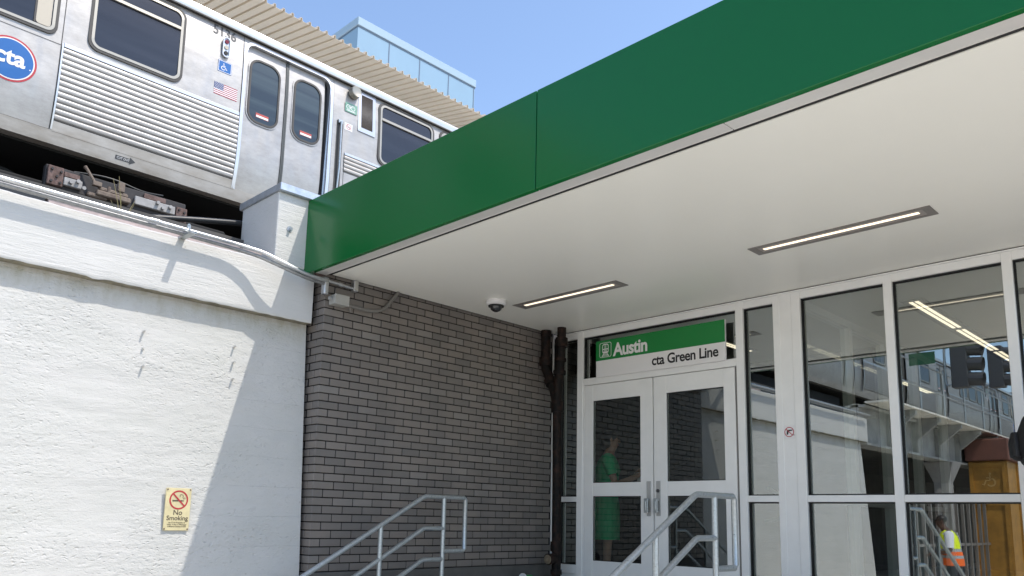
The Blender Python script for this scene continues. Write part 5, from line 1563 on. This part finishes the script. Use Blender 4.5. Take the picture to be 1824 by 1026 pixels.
cu = thing("drink_cup", "pale cup held in the hands of the person in the green dress", "cup", tuple(W((.395, .01, 1.15))))
mb = MB(); c0 = W((.385, .01, 1.13)); mb.tube([c0, c0 + Vector((0, 0, .12))], [.030, .038], 16); mb.build("cup_body", M['swhite'], cu, smooth=True)
mb = MB(); mb.tube([c0 + Vector((0, 0, .1205)), c0 + Vector((0, 0, .132))], [.041, .039], 16); mb.build("lid", M['pad'], cu, smooth=True)

# worker in hi-vis vest behind the viewer
kb = (-3.40, 4.80, 0.0)
hdg = math.atan2(.96, .40)
root, W, arms, legs, s, lean, H = person(kb, hdg, "person in yellow and orange safety vest over a white shirt, head bowed", M['skin_dark'],
    dict(armL=((.08, .24, 1.10), (.30, .14, 1.05), (.37, .10, 1.04)), armR=((.08, -.24, 1.10), (.30, -.14, 1.05), (.37, -.10, 1.04)), head=(.07, 0), lean=0.07, step=0.06), 1.84)
mb = MB(); mb.loft([ring_at(W, cx, 0, z, rx, ry) for cx, z, rx, ry in ((0, .96, .145, .185), (.02, 1.15, .140, .175), (.05, 1.30, .150, .190), (.07, 1.40, .112, .190), (.074, 1.44, .084, .150), (.078, 1.475, .062, .078))])
for sd in (1, -1): sleeve(mb, arms[sd], .088, .072, 0.80)
mb.build("shirt", M['shirt'], root, smooth=True)
mb = MB()
vr = [(0, .86, .168, .208, 1), (0, .93, .166, .206, 1), (.005, .985, .166, .206, 2), (.01, 1.035, .164, .203, 1), (.02, 1.10, .160, .198, 2), (.03, 1.15, .160, .198, 0), (.045, 1.25, .166, .205, 0), (.06, 1.36, .152, .190, 0), (.07, 1.435, .100, .150, 0), (.075, 1.47, .074, .095, 0)]
for i in range(len(vr) - 1):
    a, b = vr[i], vr[i + 1]
    mb.loft([ring_at(W, a[0], 0, a[1], a[2], a[3]), ring_at(W, b[0], 0, b[1], b[2], b[3])], mi=a[4], cap=False)
for q in (-.09, .09):
    mb.tube([W((-.148 + .04, q, 1.12)), W((-.118 + .02, q, 1.30)), W((-.06, q, 1.43))], .016, 6, 2)
mb.build("safety_vest", [M['vest_y'], M['vest_o'], M['vest_s']], root, smooth=True)
trousers(root, legs, W, s, M['trouser']); shoes(root, legs, s, M['shoe'], kb)
mb = MB(); mb.ellipsoid(H((-.012, 0, 1.66)), (.10, .095, .075), 18, 10); mb.ellipsoid(H((.075, 0, 1.655)), (.075, .075, .012), 14, 6); mb.build("cap", M['hair'], root, smooth=True)

# person at the right edge with a black backpack
pb = (6.08, 0.93, FLOOR)
hdg = math.atan2(-1.0, 0.12)
root, W, arms, legs, s, lean, H = person(pb, hdg, "person in a red shirt at the far right edge wearing a backpack", M['skin'],
    dict(armL=((.06, .25, 1.10), (.25, .20, 1.00), (.33, .18, .98)), armR=((.06, -.25, 1.10), (.25, -.20, 1.00), (.33, -.18, .98)), head=(.02, 0), lean=0.0), 1.78)
mb = MB(); mb.loft([ring_at(W, 0, 0, z, rx, ry) for z, rx, ry in ((.90, .150, .190), (1.05, .140, .178), (1.20, .145, .185), (1.33, .145, .205), (1.41, .105, .195), (1.445, .082, .150), (1.478, .062, .075))])
for sd in (1, -1): sleeve(mb, arms[sd], .088, .072, 0.75)
mb.build("shirt", M['redshirt'], root, smooth=True)
trousers(root, legs, W, s, M['trouser']); shoes(root, legs, s, M['shoe'], pb)
mb = MB(); mb.ellipsoid(H((-.018, 0, 1.665)), (.10, .095, .08), 18, 10); mb.build("hair", M['hair'], root, smooth=True)
bp = thing("backpack", "black nylon backpack worn at the right edge of the picture", "backpack", tuple(W((-.24, 0, 1.1))))
rr = random.Random(5)
mb = MB()
rings = []
for z, cx, rx, ry in ((1.06, -.22, .05, .10), (1.075, -.235, .10, .145), (1.15, -.25, .125, .165), (1.25, -.245, .12, .165), (1.35, -.23, .10, .155), (1.43, -.21, .06, .12), (1.45, -.20, .03, .06)):
    rings.append([q + Vector((rr.uniform(-.008, .008), rr.uniform(-.008, .008), rr.uniform(-.008, .008))) for q in ring_at(W, cx, 0, z, rx, ry, 22)])
mb.loft(rings); mb.build("main_bag", M['bag'], bp, smooth=True)
mb = MB(); mb.loft([ring_at(W, -.36, 0, z, rx, ry, 16) for z, rx, ry in ((1.10, .02, .08), (1.12, .045, .11), (1.20, .05, .115), (1.27, .03, .10))]); mb.build("front_pocket", M['bag'], bp, smooth=True)
mb = MB()
mb.tube([W((-.22, .03, 1.44)), W((-.25, .0, 1.50)), W((-.22, -.03, 1.44))], .010, 8)
for q in (-.1, .1):
    mb.tube([W((-.14, q, 1.43)), W((-.02, q * 1.15, 1.50)), W((.13, q * 1.2, 1.34)), W((.10, q * 1.6, 1.16)), W((-.14, q * 1.5, 1.08))], .013, 8)
mb.tube([W((-.36, .06, 1.28)), W((-.41, .08, 1.22)), W((-.40, .07, 1.12))], .008, 6)
mb.build("strap", M['bag'], bp, smooth=True)
